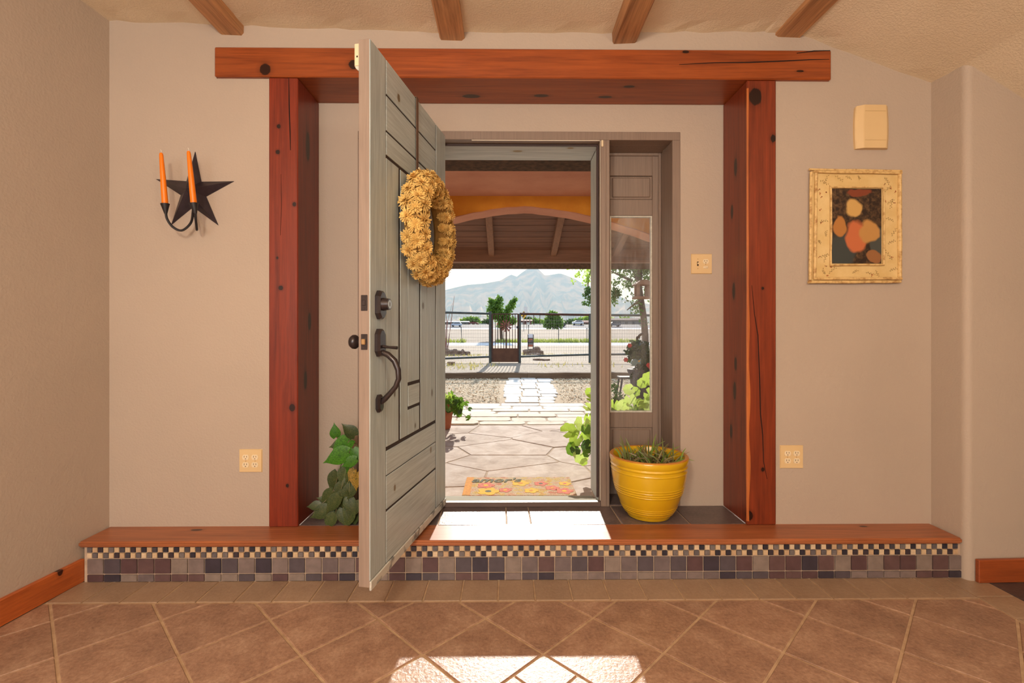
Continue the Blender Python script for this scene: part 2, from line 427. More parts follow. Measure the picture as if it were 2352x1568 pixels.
lt = thing('lintel_beam', 'long orange brown timber lintel beam above the door alcove', 'beam', (.09, 2.51, LB))
m = MB(); x0, x1 = AX(492, 2.372), AX(1910, 2.372); m.box(x0, x1, 2.372, YA, LB, LT); apart(m, 'beam_body', LWM, lt, bevel=.005)
fix(crack([(1560, 148), (1640, 144), (1720, 143), (1800, 140), (1860, 137), (1905, 136)], 2.372, None, .006, 'h'), lt)
fix(crack([(1830, 122), (1870, 117), (1907, 116)], 2.372, None, .006, 'h'), lt)

# ------------------------------------------------------------------ step: tread, riser, landing
TW = wood('tread_wood', srgb(124, 66, 40), srgb(184, 112, 70), 0, 1.0, rough=.34, bump=.25,
          knots=[((1.75, 2.36, LZ), (.02, .008, .02)), ((-1.5, 2.35, LZ), (.03, .01, .02)), ((.45, 2.28, LZ), (.015, .006, .02))])
m = MB(); m.box(wl(2.3) + .004, 2.112, 2.217, YW + .02, LZ - .026, LZ)
o = m.build('trim_1', TW, bevel=.008, seg=3); struct(o, 'orange brown wooden step tread with rounded nosing')
wr = estruct('wall_riser', 'tiled step riser with a checker mosaic band over slate squares', (.1, YRI, 0))
m = MB(); m.box(-1.94, 2.13, YRI + .004, YRI + .12, -.01, LZ - .026); apart(m, 'grout_bed', RGROUT, wr)
lightT = [M('mosaic_light_%d' % i, c_, mul(c_, .86), rough=.5, scale=60) for i, c_ in enumerate([srgb(214, 184, 146), srgb(200, 166, 130), srgb(222, 196, 162)])]
darkT = [M('mosaic_dark_%d' % i, c_, mul(c_, 1.35), rough=.45, scale=70) for i, c_ in enumerate([srgb(44, 42, 52), srgb(66, 62, 68), srgb(92, 86, 88), srgb(56, 48, 54), srgb(108, 100, 98)])]
bigT = [M('riser_tile_%d' % i, c_, mul(c_, 1.28), rough=.45, scale=26) for i, c_ in enumerate([srgb(84, 62, 64), srgb(118, 104, 100), srgb(56, 50, 60), srgb(104, 92, 92), srgb(78, 70, 76), srgb(126, 112, 104), srgb(92, 70, 70)])]
def shared_tile(w_, h_, mat):
    mb = MB(); b_ = .0012
    mb.add([(x, y, z) for (x, z, y) in [(-w_, -h_, .006), (w_, -h_, .006), (w_, h_, .006), (-w_, h_, .006), (-w_, -h_, -.002), (w_, -h_, -.002), (w_, h_, -.002), (-w_, h_, -.002),
            (-w_ + b_, -h_ + b_, -.0035), (w_ - b_, -h_ + b_, -.0035), (w_ - b_, h_ - b_, -.0035), (-w_ + b_, h_ - b_, -.0035)]],
           [(8, 9, 10, 11)] + [(k + i, k + (i + 1) % 4, k + 4 + (i + 1) % 4, k + 4 + i) for k in (0, 4) for i in range(4)])
    return mb.mesh('tile', mat)
LM = [shared_tile(.0108, .0112, a) for a in lightT]; DM = [shared_tile(.0108, .0112, a) for a in darkT]
def put(name, me, x, z):
    o = link(name, me, wr); o.location = (x - .1, 0, z); return o
pitch = .0247; k = 0; x = -1.925 + pitch / 2
while x < 2.105:
    for row, z in ((0, .1475), (1, .1212)):
        if (k + row) % 2: put('light_mosaic_tile', random.choice(LM), x, z)
        else: put('dark_mosaic_tile', random.choice(DM), x, z)
    x += pitch; k += 1
BG = [shared_tile(.0357, .0326, a) for a in bigT]; BS = [shared_tile(.0357, .0152, a) for a in bigT]
x = -1.925 + .03829; k = 0; prev = None
while x < 2.10:
    i = random.choice([j for j in range(len(bigT)) if j != prev]); prev = i
    put('riser_tile', BG[i], x, .0712)
    put('riser_border_tile', BS[random.choice([j for j in range(len(bigT)) if j != i])], x, .0172)
    x += .0766
fl = estruct('floor_landing', 'dark slate tile landing inside the door alcove', (.1, 2.5, LZ))
m = MB(); m.box(XL, XR, YW, YA + .02, 0, LZ - .004); apart(m, 'grout_bed', RGROUT, fl)
m = MB(); m.box(FX0, FX1, YA + .02, 2.70, 0, LZ - .004); m.box(FX0, -.40, 2.70, YO, 0, LZ - .004); m.box(.512, FX1, 2.70, YO, 0, LZ - .004); m.box(-.40, .512, 2.70, YO, 0, .09); apart(m, 'grout_bed', RGROUT, fl)
jx = [XL, -.80, -.345, -.002, .119, .572, .912, XR]
for a, b in zip(jx, jx[1:]):
    m = MB(); gp = .0035
    ga, gb_ = (0 if a == XL else gp), (0 if b == XR else gp); sa, sb = (0 if a == XL else .006), (0 if b == XR else .006)
    m.tile([(a + ga, YW + .003), (b - gb_, YW + .003), (b - gb_ - sb, YA), (a + ga - sa, YA)], LZ - .006, LZ + .001, .0015)
    apart(m, 'landing_tile', SLATET, fl)
# sidelight niche floors
for a, b in ((-.77, -.44), (.555, .905)):
    m = MB(); m.tile([(a, YA + .022), (b, YA + .022), (b, 2.835), (a, 2.835)], LZ - .006, LZ + .001, .0015); apart(m, 'landing_tile', SLATET, fl)

# ------------------------------------------------------------------ floor tiles
flo = estruct('floor', 'brown ceramic floor tiles laid diagonally with a straight border row', (0, 0, 0))
m = MB(); m.box(-2.9, 4.5, -3.2, YRI + .02, -.06, -.004); m.build('grout_bed', GROUT, flo)
D = .43; hd = D / 2; X0, Y0 = .1283, 1.7226; G = .0072
YB = 2.062; XB = 2.035
def place_poly(poly, name, mat):
    for (nx, ny, d) in ((0, 1, YB - G), (1, 0, XB - G), (-1, -.074, 1.952 + .074 * 2.392 - .022 - .148)):
        if nx == -1:
            # keep x >= left wall face (+ baseboard gap)
            poly = clip(poly, -1, .074, 1.952 + .074 * 2.392 - .02)
        else: poly = clip(poly, nx, ny, d)
        if len(poly) < 3: return
    if parea(poly) < .0008: return
    mb = MB(); mb.tile(poly, -.005, random.uniform(-.0004, .0006), .0022); mb.build(name, mat, flo)
for i in range(-14, 15):
    for j in range(-14, 15):
        cx = X0 + (i - j) * hd; cy = Y0 - hd + (i + j) * hd
        if cx < -2.4 or cx > 2.4 or cy < -.4 or cy > 2.3: continue
        if abs(cx - X0) < .01 and abs(cy - (Y0 - hd)) < .01:
            q = hd / 2
            for a, b in ((0, q), (0, -q), (q, 0), (-q, 0)):
                r_ = q - G * .7; place_poly([(cx + a, cy + b - r_), (cx + a + r_, cy + b), (cx + a, cy + b + r_), (cx + a - r_, cy + b)], 'small_floor_tile', FLOORT)
            continue
        r_ = hd - G * 1.0
        place_poly([(cx, cy - r_), (cx + r_, cy), (cx, cy + r_), (cx - r_, cy)], 'floor_tile', FLOORT)
x = .121 - 13 * .1603
while x < 2.03:
    a, b = max(x + .0036, wl(2.1) + .02), min(x + .1603 - .0036, XB - .003)
    if b - a > .02:
        mb = MB(); mb.tile([(a, YB + .004), (b, YB + .004), (b, YRI + .0), (a, YRI + .0)], -.005, .0004, .002); mb.build('border_tile', BORDERT, flo)
    x += .1603
y = YRI
while y > -.3:
    mb = MB(); mb.tile([(XB + .003, y - .158), (2.2, y - .158), (2.2, y - .002), (XB + .003, y - .002)], -.005, .0004, .002); mb.build('border_tile', BORDERT, flo); y -= .1603
for i in range(5):
    for j in range(7):
        a, b = 2.206 + i * .31, 2.19 - j * .31
        if b - .3 < 0: continue
        mb = MB(); mb.tile([(a, b - .303), (a + .303, b - .303), (a + .303, b), (a, b)], -.005, 0, .002); mb.build('dark_floor_tile', DARKT, flo)

# baseboards
BBW = wood('baseboard_wood', srgb(150, 70, 30), srgb(200, 104, 46), 1, 1.0, rough=.4, knots=[((-1.945, 2.13, .10), (.05, .013, .02))])
BBX = wood('baseboard_wood_right', srgb(120, 56, 26), srgb(170, 84, 40), 0, 1.0, rough=.4)
def bboard(name, pts, h, mat, lab, t_=.02):
    m = MB(); (ax, ay), (bx, by) = pts; d = Vector((bx - ax, by - ay)).normalized(); nn = Vector((-d.y, d.x)) * t_
    m.prism([(ax, ay), (bx, by), (bx + nn.x, by + nn.y), (ax + nn.x, ay + nn.y)], 0, h)
    struct(m.build(name, mat, bevel=.003), lab)
bboard('baseboard_left', [(wl(-2.9) + .001, -2.9), (wl(2.245) + .001, 2.245)][::-1], .105, BBW, 'orange brown wooden baseboard along the plain side wall')
bboard('baseboard_right', [(4.2, 2.268), (2.15, 2.202)][::-1], .105, BBX, 'reddish brown wooden baseboard under the rounded wall corner', -.02)

# ------------------------------------------------------------------ door frame, sidelights
EZ_ = .10
JX0, JX1 = -.395, .508          # clear door opening
tr = estruct('trim_2', 'painted wooden door frame with mullions and a metal threshold', (.06, 2.66, LZ))
YF0, YF1 = 2.640, 2.712         # interior part of the frame
def fpart(name, mat, *b, bev=.002):
    m = MB(); m.box(*b); return apart(m, name, mat, tr, bevel=bev)
ZH = 2.195                       # underside of the head
fpart('head', MAUVE, FX0, FX1, YF0, YF1, ZH, FZ)
fpart('jamb', MAUVE, FX0, FX0 + .044, YF0, 2.90, LZ, ZH); fpart('jamb', MAUVE, FX1 - .044, FX1, YF0, 2.90, LZ, ZH)
fpart('mullion', MAUVE, JX0 - .052, JX0 - .004, YF0, YF1, LZ, ZH); fpart('mullion', MAUVE, JX1 + .004, JX1 + .052, YF0, YF1, LZ, ZH)
fpart('mullion_bead', MAUVE, JX1 + .030, JX1 + .034, YF0 - .003, YF0, LZ, ZH)
fpart('outer_mullion', MAUVE, JX0 - .052, JX0 - .020, YF1, 2.90, LZ, ZH); fpart('outer_mullion', MAUVE, JX1 + .020, JX1 + .052, YF1, 2.90, LZ, ZH)
fpart('outer_jamb', PALEPAINT, JX0 - .019, JX0 - .002, YF1 + .004, 2.95, LZ, ZH - .006); fpart('outer_jamb', PALEPAINT, JX1 + .002, JX1 + .019, YF1 + .004, 2.95, LZ, ZH - .006)
fpart('outer_head', PALEPAINTX, JX0 - .002, JX1 + .002, YF1 + .004, 2.95, ZH - .004, ZH + .03)
fpart('head_cover', MAUVE, FX0 + .044, JX0 - .052, YF1, 2.90, ZH, FZ); fpart('head_cover', MAUVE, JX1 + .052, FX1 - .044, YF1, 2.90, ZH, FZ)
STRIP = M('white_weatherstrip', srgb(226, 214, 196), rough=.5); DARKSTRIP = M('dark_seal', srgb(74, 56, 54), rough=.6)
fpart('weatherstrip', STRIP, JX1 + .0005, JX1 + .0045, YF0 + .004, YF0 + .010, LZ + .03, ZH); fpart('weatherstrip', STRIP, JX0 + .2, JX1, YF0 + .004, YF0 + .009, ZH - .004, ZH + .002)
fpart('seal', DARKSTRIP, JX1 - .008, JX1 + .002, YF1 - .014, YF1 + .002, LZ + .03, ZH); fpart('seal', DARKSTRIP, JX0 + .002, JX1, YF1 - .014, YF1 + .002, ZH - .010, ZH - .002)
m = MB(); m.box(JX0 - .004, JX1 + .004, YF0 - .004, YF0 + .030, LZ, LZ + .026); apart(m, 'threshold', M('bronze_threshold', srgb(104, 86, 80), rough=.45), tr, bevel=.003)
m = MB(); m.prism([(YF0 + .030, LZ - .02), (YF0 + .030, LZ + .016), (2.74, LZ + .010), (2.745, LZ - .002), (2.885, LZ - .022), (2.885, EZ_), (2.70, EZ_)], JX0, JX1, 'x'); apart(m, 'sill', wood('sill_paint', srgb(134, 134, 126), srgb(178, 172, 156), 0, 1.2, rough=.9, bump=.3, spec=.1), tr, bevel=.003)
GLASS = NT('window_glass'); t = GLASS
t.t.nodes.remove(t.b)
tr_ = t.n('ShaderNodeBsdfTransparent'); gl_ = t.n('ShaderNodeBsdfGlossy'); gl_.inputs['Roughness'].default_value = .03
df_ = t.n('ShaderNodeBsdfDiffuse'); df_.inputs['Color'].default_value = (.75, .76, .78, 1)
co = t.coord('world', (1, 1, .25)); dirt = t.ramp(t.noise(co, 14, 6, .7), [(.42, (.02, .02, .02, 1)), (.75, (.14, .14, .14, 1))])
fr = t.n('ShaderNodeFresnel'); fr.inputs[0].default_value = 1.45
m1 = t.n('ShaderNodeMixShader'); m2 = t.n('ShaderNodeMixShader')
t.l(fr.outputs[0], m1.inputs[0]); t.l(tr_.outputs[0], m1.inputs[1]); t.l(gl_.outputs[0], m1.inputs[2])
t.l(dirt, m2.inputs[0]); t.l(m1.outputs[0], m2.inputs[1]); t.l(df_.outputs[0], m2.inputs[2]); t.l(m2.outputs[0], t.out.inputs[0])
GLASS = t.m
BEAD = M('white_glazing_bead', srgb(216, 212, 200), srgb(190, 186, 172), rough=.6, scale=40)
GZ0, GZ1 = AZ(1450, 945, 2.84), AZ(1450, 497, 2.84)
def sidelight(name, x0, x1, g0, g1, lab):
    yp = 2.842
    wd = estruct(name, lab, ((x0 + x1) / 2, yp, LZ))
    def part(nm, mat, *b, bev=.0025):
        m = MB(); m.box(*b); return apart(m, nm, mat, wd, bevel=bev)
    zs = [AZ(1450, p, 2.84) for p in (360, 404, 457)]
    part('stile', MAUVE, x0, g0 - .006, yp, yp + .045, LZ, ZH); part('stile', MAUVE, g1 + .006, x1, yp, yp + .045, LZ, ZH)
    part('frame_moulding', MAUVE, x1 - .016, x1, yp - .012, yp, LZ, ZH); part('frame_moulding', MAUVE, x0, x1 - .016, yp - .012, yp, ZH - .016, ZH)
    part('rail', MAUVE, g0 - .006, g1 + .006, yp, yp + .045, zs[1] + .002, ZH)
    a = part('panel', MAUVE, g0 + .006, g1 - .006, yp - .002, yp + .03, zs[2] + .010, zs[1] - .008, bev=.006)
    part('panel_back', MAUVE, g0 - .006, g1 + .006, yp + .006, yp + .04, zs[2], zs[1])
    part('rail', MAUVE, g0 - .006, g1 + .006, yp, yp + .045, GZ1 + .006, zs[2] - .002)
    zb = AZ(1450, 982, 2.84)
    part('rail', MAUVE, g0 - .006, g1 + .006, yp, yp + .045, zb, GZ0 - .006)
    part('panel_back', MAUVE, g0 - .006, g1 + .006, yp + .006, yp + .04, LZ + .16, zb)
    part('panel', MAUVE, g0 + .006, g1 - .006, yp - .002, yp + .03, LZ + .17, zb - .010, bev=.006)
    part('rail', MAUVE, g0 - .006, g1 + .006, yp, yp + .045, LZ, LZ + .16)
    b_ = .008
    for bx in ((g0 - .006, g0 + b_ - .006, GZ0 - .006, GZ1 + .006), (g1 - b_ + .006, g1 + .006, GZ0 - .006, GZ1 + .006), (g0, g1, GZ0 - .006, GZ0 + b_ - .006), (g0, g1, GZ1 - b_ + .006, GZ1 + .006)):
        part('glazing_bead', BEAD, bx[0], bx[1], yp + .006, yp + .030, bx[2], bx[3], bev=.001)
    part('pane', GLASS, g0, g1, yp + .016, yp + .020, GZ0, GZ1, bev=0)
sidelight('window_1', JX1 + .052, FX1 - .044, .612, .850, 'narrow sidelight window with mauve panels beside the yellow pot')
sidelight('window_2', FX0 + .044, JX0 - .052, -.712, -.500, 'narrow sidelight window hidden behind the open door')

# ------------------------------------------------------------------ the open door
DW, DZ0, DZ1, DT = .8965, .2165, 2.213, .045
DP = Vector((-.338, 2.645, 0)); DA = math.atan2(1.763 - 2.645, -.4984 + .338)
door = estruct('door_1', 'open grey plank door with iron handle set and dark grooves', DP, DA)
def dknots(lst): return [((a, 0, b), (rx, .03, rz)) for a, b, rx, rz in lst]
u = lambda ul: DW - ul
DK = dknots([(u(.55), 1.27, .012, .018), (u(.22), .90, .010, .020), (u(.68), .84, .010, .02), (u(.45), .72, .008, .012)])
GREYW_V = wood('door_paint_vertical', srgb(152, 166, 168), srgb(192, 204, 204), 2, 1.3, DK, rough=.42, mode='object', bump=.3, knotcol=srgb(104, 96, 84))
GREYW_H = wood('door_paint_horizontal', srgb(158, 172, 174), srgb(198, 210, 210), 0, 1.3, dknots([(u(.22), .51, .009, .014), (u(.66), .56, .010, .016), (u(.26), 2.12, .014, .018)]), rough=.42, mode='object', bump=.22, knotcol=srgb(120, 108, 84))
EDGEP = wood('door_edge_paint', srgb(142, 122, 108), srgb(158, 138, 124), 2, 1.0, rough=.5, mode='object', bump=.1)
GROOVE = M('door_groove', srgb(62, 50, 46), rough=.8)
m = MB(); m.box(.001, DW - .001, -DT + .008, -.004, DZ0 + .001, DZ1 - .001); m.build('door_core', GROOVE, door)
m = MB(); m.box(.001, DW - .0005, -DT, -DT + .008, DZ0, DZ1); m.build('inner_skin', EDGEP, door, bevel=.001)
m = MB(); m.box(DW - .003, DW, -DT + .002, -.002, DZ0, DZ1); m.build('latch_edge', EDGEP, door, bevel=.001)
m = MB(); m.box(.0, .003, -DT + .002, -.002, DZ0, DZ1); m.build('hinge_edge', EDGEP, door, bevel=.001)
m = MB(); m.box(0, DW, -.004, .0045, DZ0 - .012, DZ0 + .022); m.build('bottom_sweep', M('door_sweep', srgb(206, 204, 194), srgb(120, 120, 116), rough=.6, scale=10, mode='object', lo=.5, hi=.6), door, bevel=.002)
gv = .0035
def plank(u0, u1, z0, z1, mat, gl=gv, gr=gv, gb=gv, gt=gv, d=0.0):
    m = MB(); m.box(u(u1) + gr, u(u0) - gl, -.0046, d, z0 + gb, z1 - gt); m.build('plank', mat, door, bevel=.0015)
plank(0, .137, DZ0 + .024, DZ1, GREYW_V, 0, .003, 0, 0)            # latch stile
plank(.736, DW, DZ0 + .024, DZ1, GREYW_V, .007, 0, 0, 0)           # hinge stile
for z0, z1, gb_, gt_ in ((2.076, DZ1, .004, 0), (1.934, 2.076, .004, .004), (1.835, 1.934, .007, .004), (.582, .686, .002, .007), (.446, .582, .005, .002), (DZ0 + .024, .446, 0, .005)):
    plank(.137, .736, z0, z1, GREYW_H, .003, .006, gb_, gt_)
zv0, zv1 = .686, 1.835
plank(.137, .270, zv0, zv1, GREYW_V, .003, .010, .009, .006, -.0004)
plank(.270, .362, zv0, zv1, GREYW_V, .010, .002, .009, .006, -.0008)
plank(.362, .510, .916, zv1, GREYW_V, .002, .010, .009, .006, -.0004)
plank(.362, .510, .813, .916, GREYW_H, .003, .009, .006, .006, .0006)
plank(.362, .510, zv0, .813, GREYW_V, .002, .010, .009, .008, -.0006)
plank(.510, .605, zv0, zv1, GREYW_V, .010, .0016, .009, .006, -.0002)
plank(.605, .736, zv0, zv1, GREYW_V, .0016, .008, .009, .006, -.0006)
# iron fittings
IRON = M('oil_rubbed_bronze', srgb(46, 38, 40), srgb(60, 50, 50), rough=.28, scale=20, spec=.7, metal=.35)
SILVER = M('lock_cylinder_metal', srgb(190, 188, 184), rough=.3, metal=.8)
def plate(name, uc, z0, z1, w_, d_, par):
    m = MB(); c_ = w_ * .28; x0, x1 = u(uc) - w_ / 2, u(uc) + w_ / 2
    poly = [(x0 + c_, z0), (x1 - c_, z0), (x1, z0 + c_ * 1.2), (x1, z1 - c_ * 1.2), (x1 - c_, z1), (x0 + c_, z1), (x0, z1 - c_ * 1.2), (x0, z0 + c_ * 1.2)]
    ins_ = inset(poly, .007); n_ = 8
    vs2 = [(p[0], 0, p[1]) for p in poly] + [(p[0], d_ * .55, p[1]) for p in poly] + [(p[0], d_, p[1]) for p in ins_]
    fs2 = [tuple(range(16, 24))] + [(k_ + i, k_ + (i + 1) % n_, k_ + n_ + (i + 1) % n_, k_ + n_ + i) for k_ in (0, 8) for i in range(8)]
    return m.add(vs2, fs2).build(name, IRON, par)
dz = lambda py, px=868: AZ(px, py, 1.84)
db = plate('deadbolt', .070, dz(733), dz(668), .064, .020, door)
zc_ = dz(699)
def cyl_y(r0, r1, y0, y1, uc, z, n_=20):
    m = MB(); vs2 = []
    for r_, y_ in ((r0, y0), (r1, y1)):
        vs2 += [(u(uc) + r_ * math.cos(2 * math.pi * k / n_), y_, z + r_ * math.sin(2 * math.pi * k / n_)) for k in range(n_)]
    return m.add(vs2, [tuple(range(n_))[::-1], tuple(range(n_, 2 * n_))] + [(k, (k + 1) % n_, n_ + (k + 1) % n_, n_ + k) for k in range(n_)])
cyl_y(.025, .021, .018, .044, .070, zc_).build('deadbolt_collar', IRON, db, smooth=True)
cyl_y(.0165, .0165, .043, .0455, .070, zc_).build('key_cylinder', SILVER, db, smooth=True)
m = MB(); m.box(u(.070) - .0012, u(.070) + .0012, .045, .0462, zc_ - .007, zc_ + .007); m.build('keyhole', SLOT, db)
hs = plate('handle_set', .066, dz(818), dz(755), .060, .020, door)
plate('lower_plate', .066, dz(945), dz(905), .044, .016, hs)
pth = [(u(.066), .012, dz(808)), (u(.066), .040, dz(814)), (u(.066), .066, dz(828)), (u(.066), .080, dz(848)), (u(.066), .082, dz(868)), (u(.066), .070, dz(886)), (u(.066), .050, dz(900)), (u(.066), .028, dz(914)), (u(.066), .012, dz(924))]
MB().tube(pth, [.011, .012, .012, .011, .0105, .010, .010, .011, .008], 10).build('grip', IRON, hs, smooth=True)
MB().tube([(u(.066), .016, dz(795)), (u(.066), .045, dz(797)), (u(.062), .078, dz(798))], [.006, .005, .0065], 8).build('thumb_latch', IRON, hs, smooth=True)
for zt, nm in ((dz(698), 'deadbolt_plate'), (dz(784), 'latch_plate')):
    m = MB(); m.box(DW, DW + .0025, -DT / 2 - .0125, -DT / 2 + .0125, zt - .0285, zt + .0285)
    p_ = m.build(nm, IRON, door, bevel=.001)
    m = MB(); m.box(DW + .001, DW + (.010 if nm == 'latch_plate' else .004), -DT / 2 - .008, -DT / 2 + .006, zt - .010, zt + .011)
    m.build('bolt', M('brass_bolt', srgb(176, 140, 96), rough=.4, metal=.4) if nm == 'latch_plate' else IRON, p_, bevel=.002)
    for s_ in (-.020, .020):
        m = MB(); m.box(DW + .0024, DW + .0034, -DT / 2 - .004, -DT / 2 + .004, zt + s_ - .004, zt + s_ + .004); m.build('screw', IRON, p_, bevel=.001)
m = MB(); zk = dz(785); prof_ = [(.012, 0), (.010, .02), (.010, .03), (.020, .036), (.027, .046), (.027, .056), (.020, .066), (.006, .071)]
m.lathe(prof_, (0, 0, 0), 20); m.v = [(u(.066) + a, -DT - c_, zk + b) for a, b, c_ in m.v]
m.build('door_knob', IRON, door, smooth=True)

# alarm contact on the door and its magnet on the frame
sn = thing('door_sensor', 'cream plastic alarm contact box near the top edge of the open door', 'alarm sensor', DP, DA)
m = MB(); z0, z1 = AZ(820, 146, 1.77), AZ(820, 95, 1.77)
m.prism([(DW - .062, -DT), (DW - .010, -DT), (DW - .010, -DT - .021), (DW - .018, -DT - .025), (DW - .054, -DT - .025), (DW - .062, -DT - .021)], z0, z1); m.build('housing', CREAM2, sn, bevel=.0015)
m = MB(); zz = [(0, z0), (-.021, z0), (-.018, z0 - .008), (-.010, z0 - .016), (0, z0 - .020)]
m.prism([(-DT + a, b) for a, b in zz], DW - .060, DW - .012, 'x'); m.build('lens', M('clear_lens', srgb(214, 214, 200), rough=.3), sn, bevel=.001)
m = MB(); m.box(DW - .0105, DW - .0095, -DT - .014, -DT - .008, z0 + .030, z0 + .036); m.build('print_mark', SLOT, sn)
mg = thing('sensor_magnet', 'small cream alarm magnet on the door frame mullion', 'alarm sensor', (AX(1383, YF0), YF0, AZ(1383, 330, YF0)))
m = MB(); m.box(-.006, .006, -.010, 0, -.018, .018); m.build('magnet_body', CREAM2, mg, bevel=.003)

# ------------------------------------------------------------------ wreath on the door
wu, wz = u(.46), AZ(983, 526, 2.20)
wre = thing('wreath', 'yellow cream wreath of pompom wood flowers hanging on the open door', 'wreath', DP, DA)
def wood_flower(name, mat, seed):
    rng = random.Random(seed); m = MB()
    for ring, (cnt, tilt, ln) in enumerate(((7, 82, .027), (12, 66, .031), (16, 48, .034), (19, 30, .036), (19, 12, .036), (15, -8, .034))):
        for k in range(cnt):
            a = 2 * math.pi * (k + .5 * (ring % 2)) / cnt + rng.uniform(-.15, .15); tl = R(tilt + rng.uniform(-9, 9)); L = ln * rng.uniform(.85, 1.1); w_ = .0046
            d = Vector((math.cos(a) * math.cos(tl), math.sin(a) * math.cos(tl), math.sin(tl))); s_ = Vector((-math.sin(a), math.cos(a), 0)); up = s_.cross(d)
            b = Vector((0, 0, .002)); p1 = b + d * L * .55 - up * .002; p2 = b + d * L + up * .003
            m.add([b - s_ * .002, p1 - s_ * w_, p2 - s_ * w_ * .55, p2 + up * .002, p2 + s_ * w_ * .55, p1 + s_ * w_, b + s_ * .002, p1 + up * -.003],
                  [(0, 1, 7), (7, 1, 2), (7, 2, 3), (7, 3, 4), (7, 4, 5), (0, 7, 5, 6)])
    return m.mesh(name, mat)
PETAL = M('wood_flower_petal', srgb(236, 200, 122), srgb(222, 178, 98), rough=.7, scale=30, rnd=.08)
FM = [wood_flower('flower', PETAL, s) for s in (1, 2, 3)]
RM, rm = .190, .052
m = MB(); ring = [(wu + RM * math.cos(2 * math.pi * k / 36), .062, wz + RM * math.sin(2 * math.pi * k / 36)) for k in range(37)]
m.tube(ring, .040, 10, cap=False); m.build('wreath_core', M('dark_straw', srgb(170, 128, 66), rough=.9), wre)
for j, (th, cnt) in enumerate(((-10, 22), (34, 21), (78, 19), (120, 16), (158, 15))):
    for k in range(cnt):
        a = 2 * math.pi * (k + .5 * (j % 2)) / cnt + random.uniform(-.05, .05); tt = R(th + random.uniform(-6, 6))
        er = Vector((math.cos(a), 0, math.sin(a))); nn = er * math.cos(tt) + Vector((0, 1, 0)) * math.sin(tt)
        p = Vector((wu, .058, wz)) + er * RM + nn * (rm - .010)
        o = link('flower', random.choice(FM), wre); q = nn.to_track_quat('Z', 'Y'); o.location = p
        o.rotation_euler = (q.to_matrix() @ Matrix.Rotation(random.uniform(0, 6.28), 3, 'Z')).to_euler(); o.scale = (random.uniform(.88, 1.10) * (.68 if th > 150 else .84 if th > 100 else 1),) * 3
RIB = M('brown_ribbon', srgb(112, 84, 66), rough=.6)
m = MB(); m.box(wu - .013, wu + .013, .0045, .0065, wz + RM + .03, DZ1 + .003); m.box(wu - .013, wu + .013, -DT - .003, .0065, DZ1 + .001, DZ1 + .004); m.build('hanging_ribbon', RIB, wre)
m = MB(); m.tube([(wu - .05, .03, wz + RM + .055), (wu - .062, .034, wz + RM + .095)], [.004, .005], 8); m.tube([(wu - .05, .03, wz + RM + .055), (wu + .02, .02, wz + RM + .085)], [.004, .004], 8)
m.build('hanger_hook', CREAM2, wre, smooth=True)

# ------------------------------------------------------------------ star sconce and candles
sc = thing('star_sconce', 'black iron star wall sconce with two curved candle arms', 'wall sconce', (AX(447, YW), YW, AZ(447, 440, YW)))
tips = [(448, 348), (537, 416), (501, 517), (393, 516), (358, 411)]; inn = [(462, 417), (473, 451), (443, 475), (415, 448), (428, 416)]
yb = YW - .004; ring = []
for a, b in zip(tips, inn): ring += [at(a[0], a[1], yb), at(b[0], b[1], yb)]
cc = sum((at(a[0], a[1], yb) for a in inn), Vector()) / 5 + Vector((0, -.055, 0))
m = MB(); n_ = 10; vs2 = ring + [cc] + [p + Vector((0, .004, 0)) for p in ring]
fs2 = [(i, (i + 1) % n_, 10) for i in range(n_)] + [(i, 11 + i, 11 + (i + 1) % n_, (i + 1) % n_) for i in range(n_)] + [tuple(11 + i for i in range(n_))]
STARM = M('black_star_metal', srgb(40, 32, 40), srgb(54, 44, 52), rough=.42, scale=25, spec=.5)
m.add(vs2, fs2); apart(m, 'star', STARM, sc)
def bez(P, n_=8):
    """smooth curve through points"""
    P = [Vector(p) for p in P]; out = []
    for i in range(len(P) - 1):
        p0, p1, p2, p3 = P[max(i - 1, 0)], P[i], P[i + 1], P[min(i + 2, len(P) - 1)]
        for k in range(n_):
            t_ = k / n_; out.append(.5 * ((2 * p1) + (p2 - p0) * t_ + (2 * p0 - 5 * p1 + 4 * p2 - p3) * t_ * t_ + (3 * p1 - p0 - 3 * p2 + p3) * t_ ** 3))
    return out + [P[-1]]
yc1, yc2 = 2.275, 2.255
arm1 = [at(444, 470, 2.375), at(443, 488, 2.345), at(438, 512, 2.325), at(418, 529, 2.305), at(397, 521, 2.29), at(384, 503, 2.28), at(381, 488, yc1)]
arm2 = [at(445, 470, 2.375), at(447, 490, 2.36), at(451, 514, 2.34), at(452, 527, 2.315), at(452, 524, 2.29), at(450, 507, 2.265), at(449, 490, yc2)]
MB().tube(bez(arm1), .0055, 8).build('arm', STEEL, None, smooth=True).name = 'arm'
o = bpy.data.objects['arm']; fix(o, sc)
o = MB().tube(bez(arm2), .0055, 8).build('arm', STEEL, None, smooth=True); fix(o, sc)
WAX = NT('orange_wax'); WAX.b.inputs['Subsurface Weight'].default_value = .1; WAX.b.inputs['Subsurface Radius'].default_value = (.01, .004, .002)
WAX = WAX.fin(srgb(246, 128, 6), .4)
WICK = M('candle_wick', srgb(230, 224, 210), rough=.9)
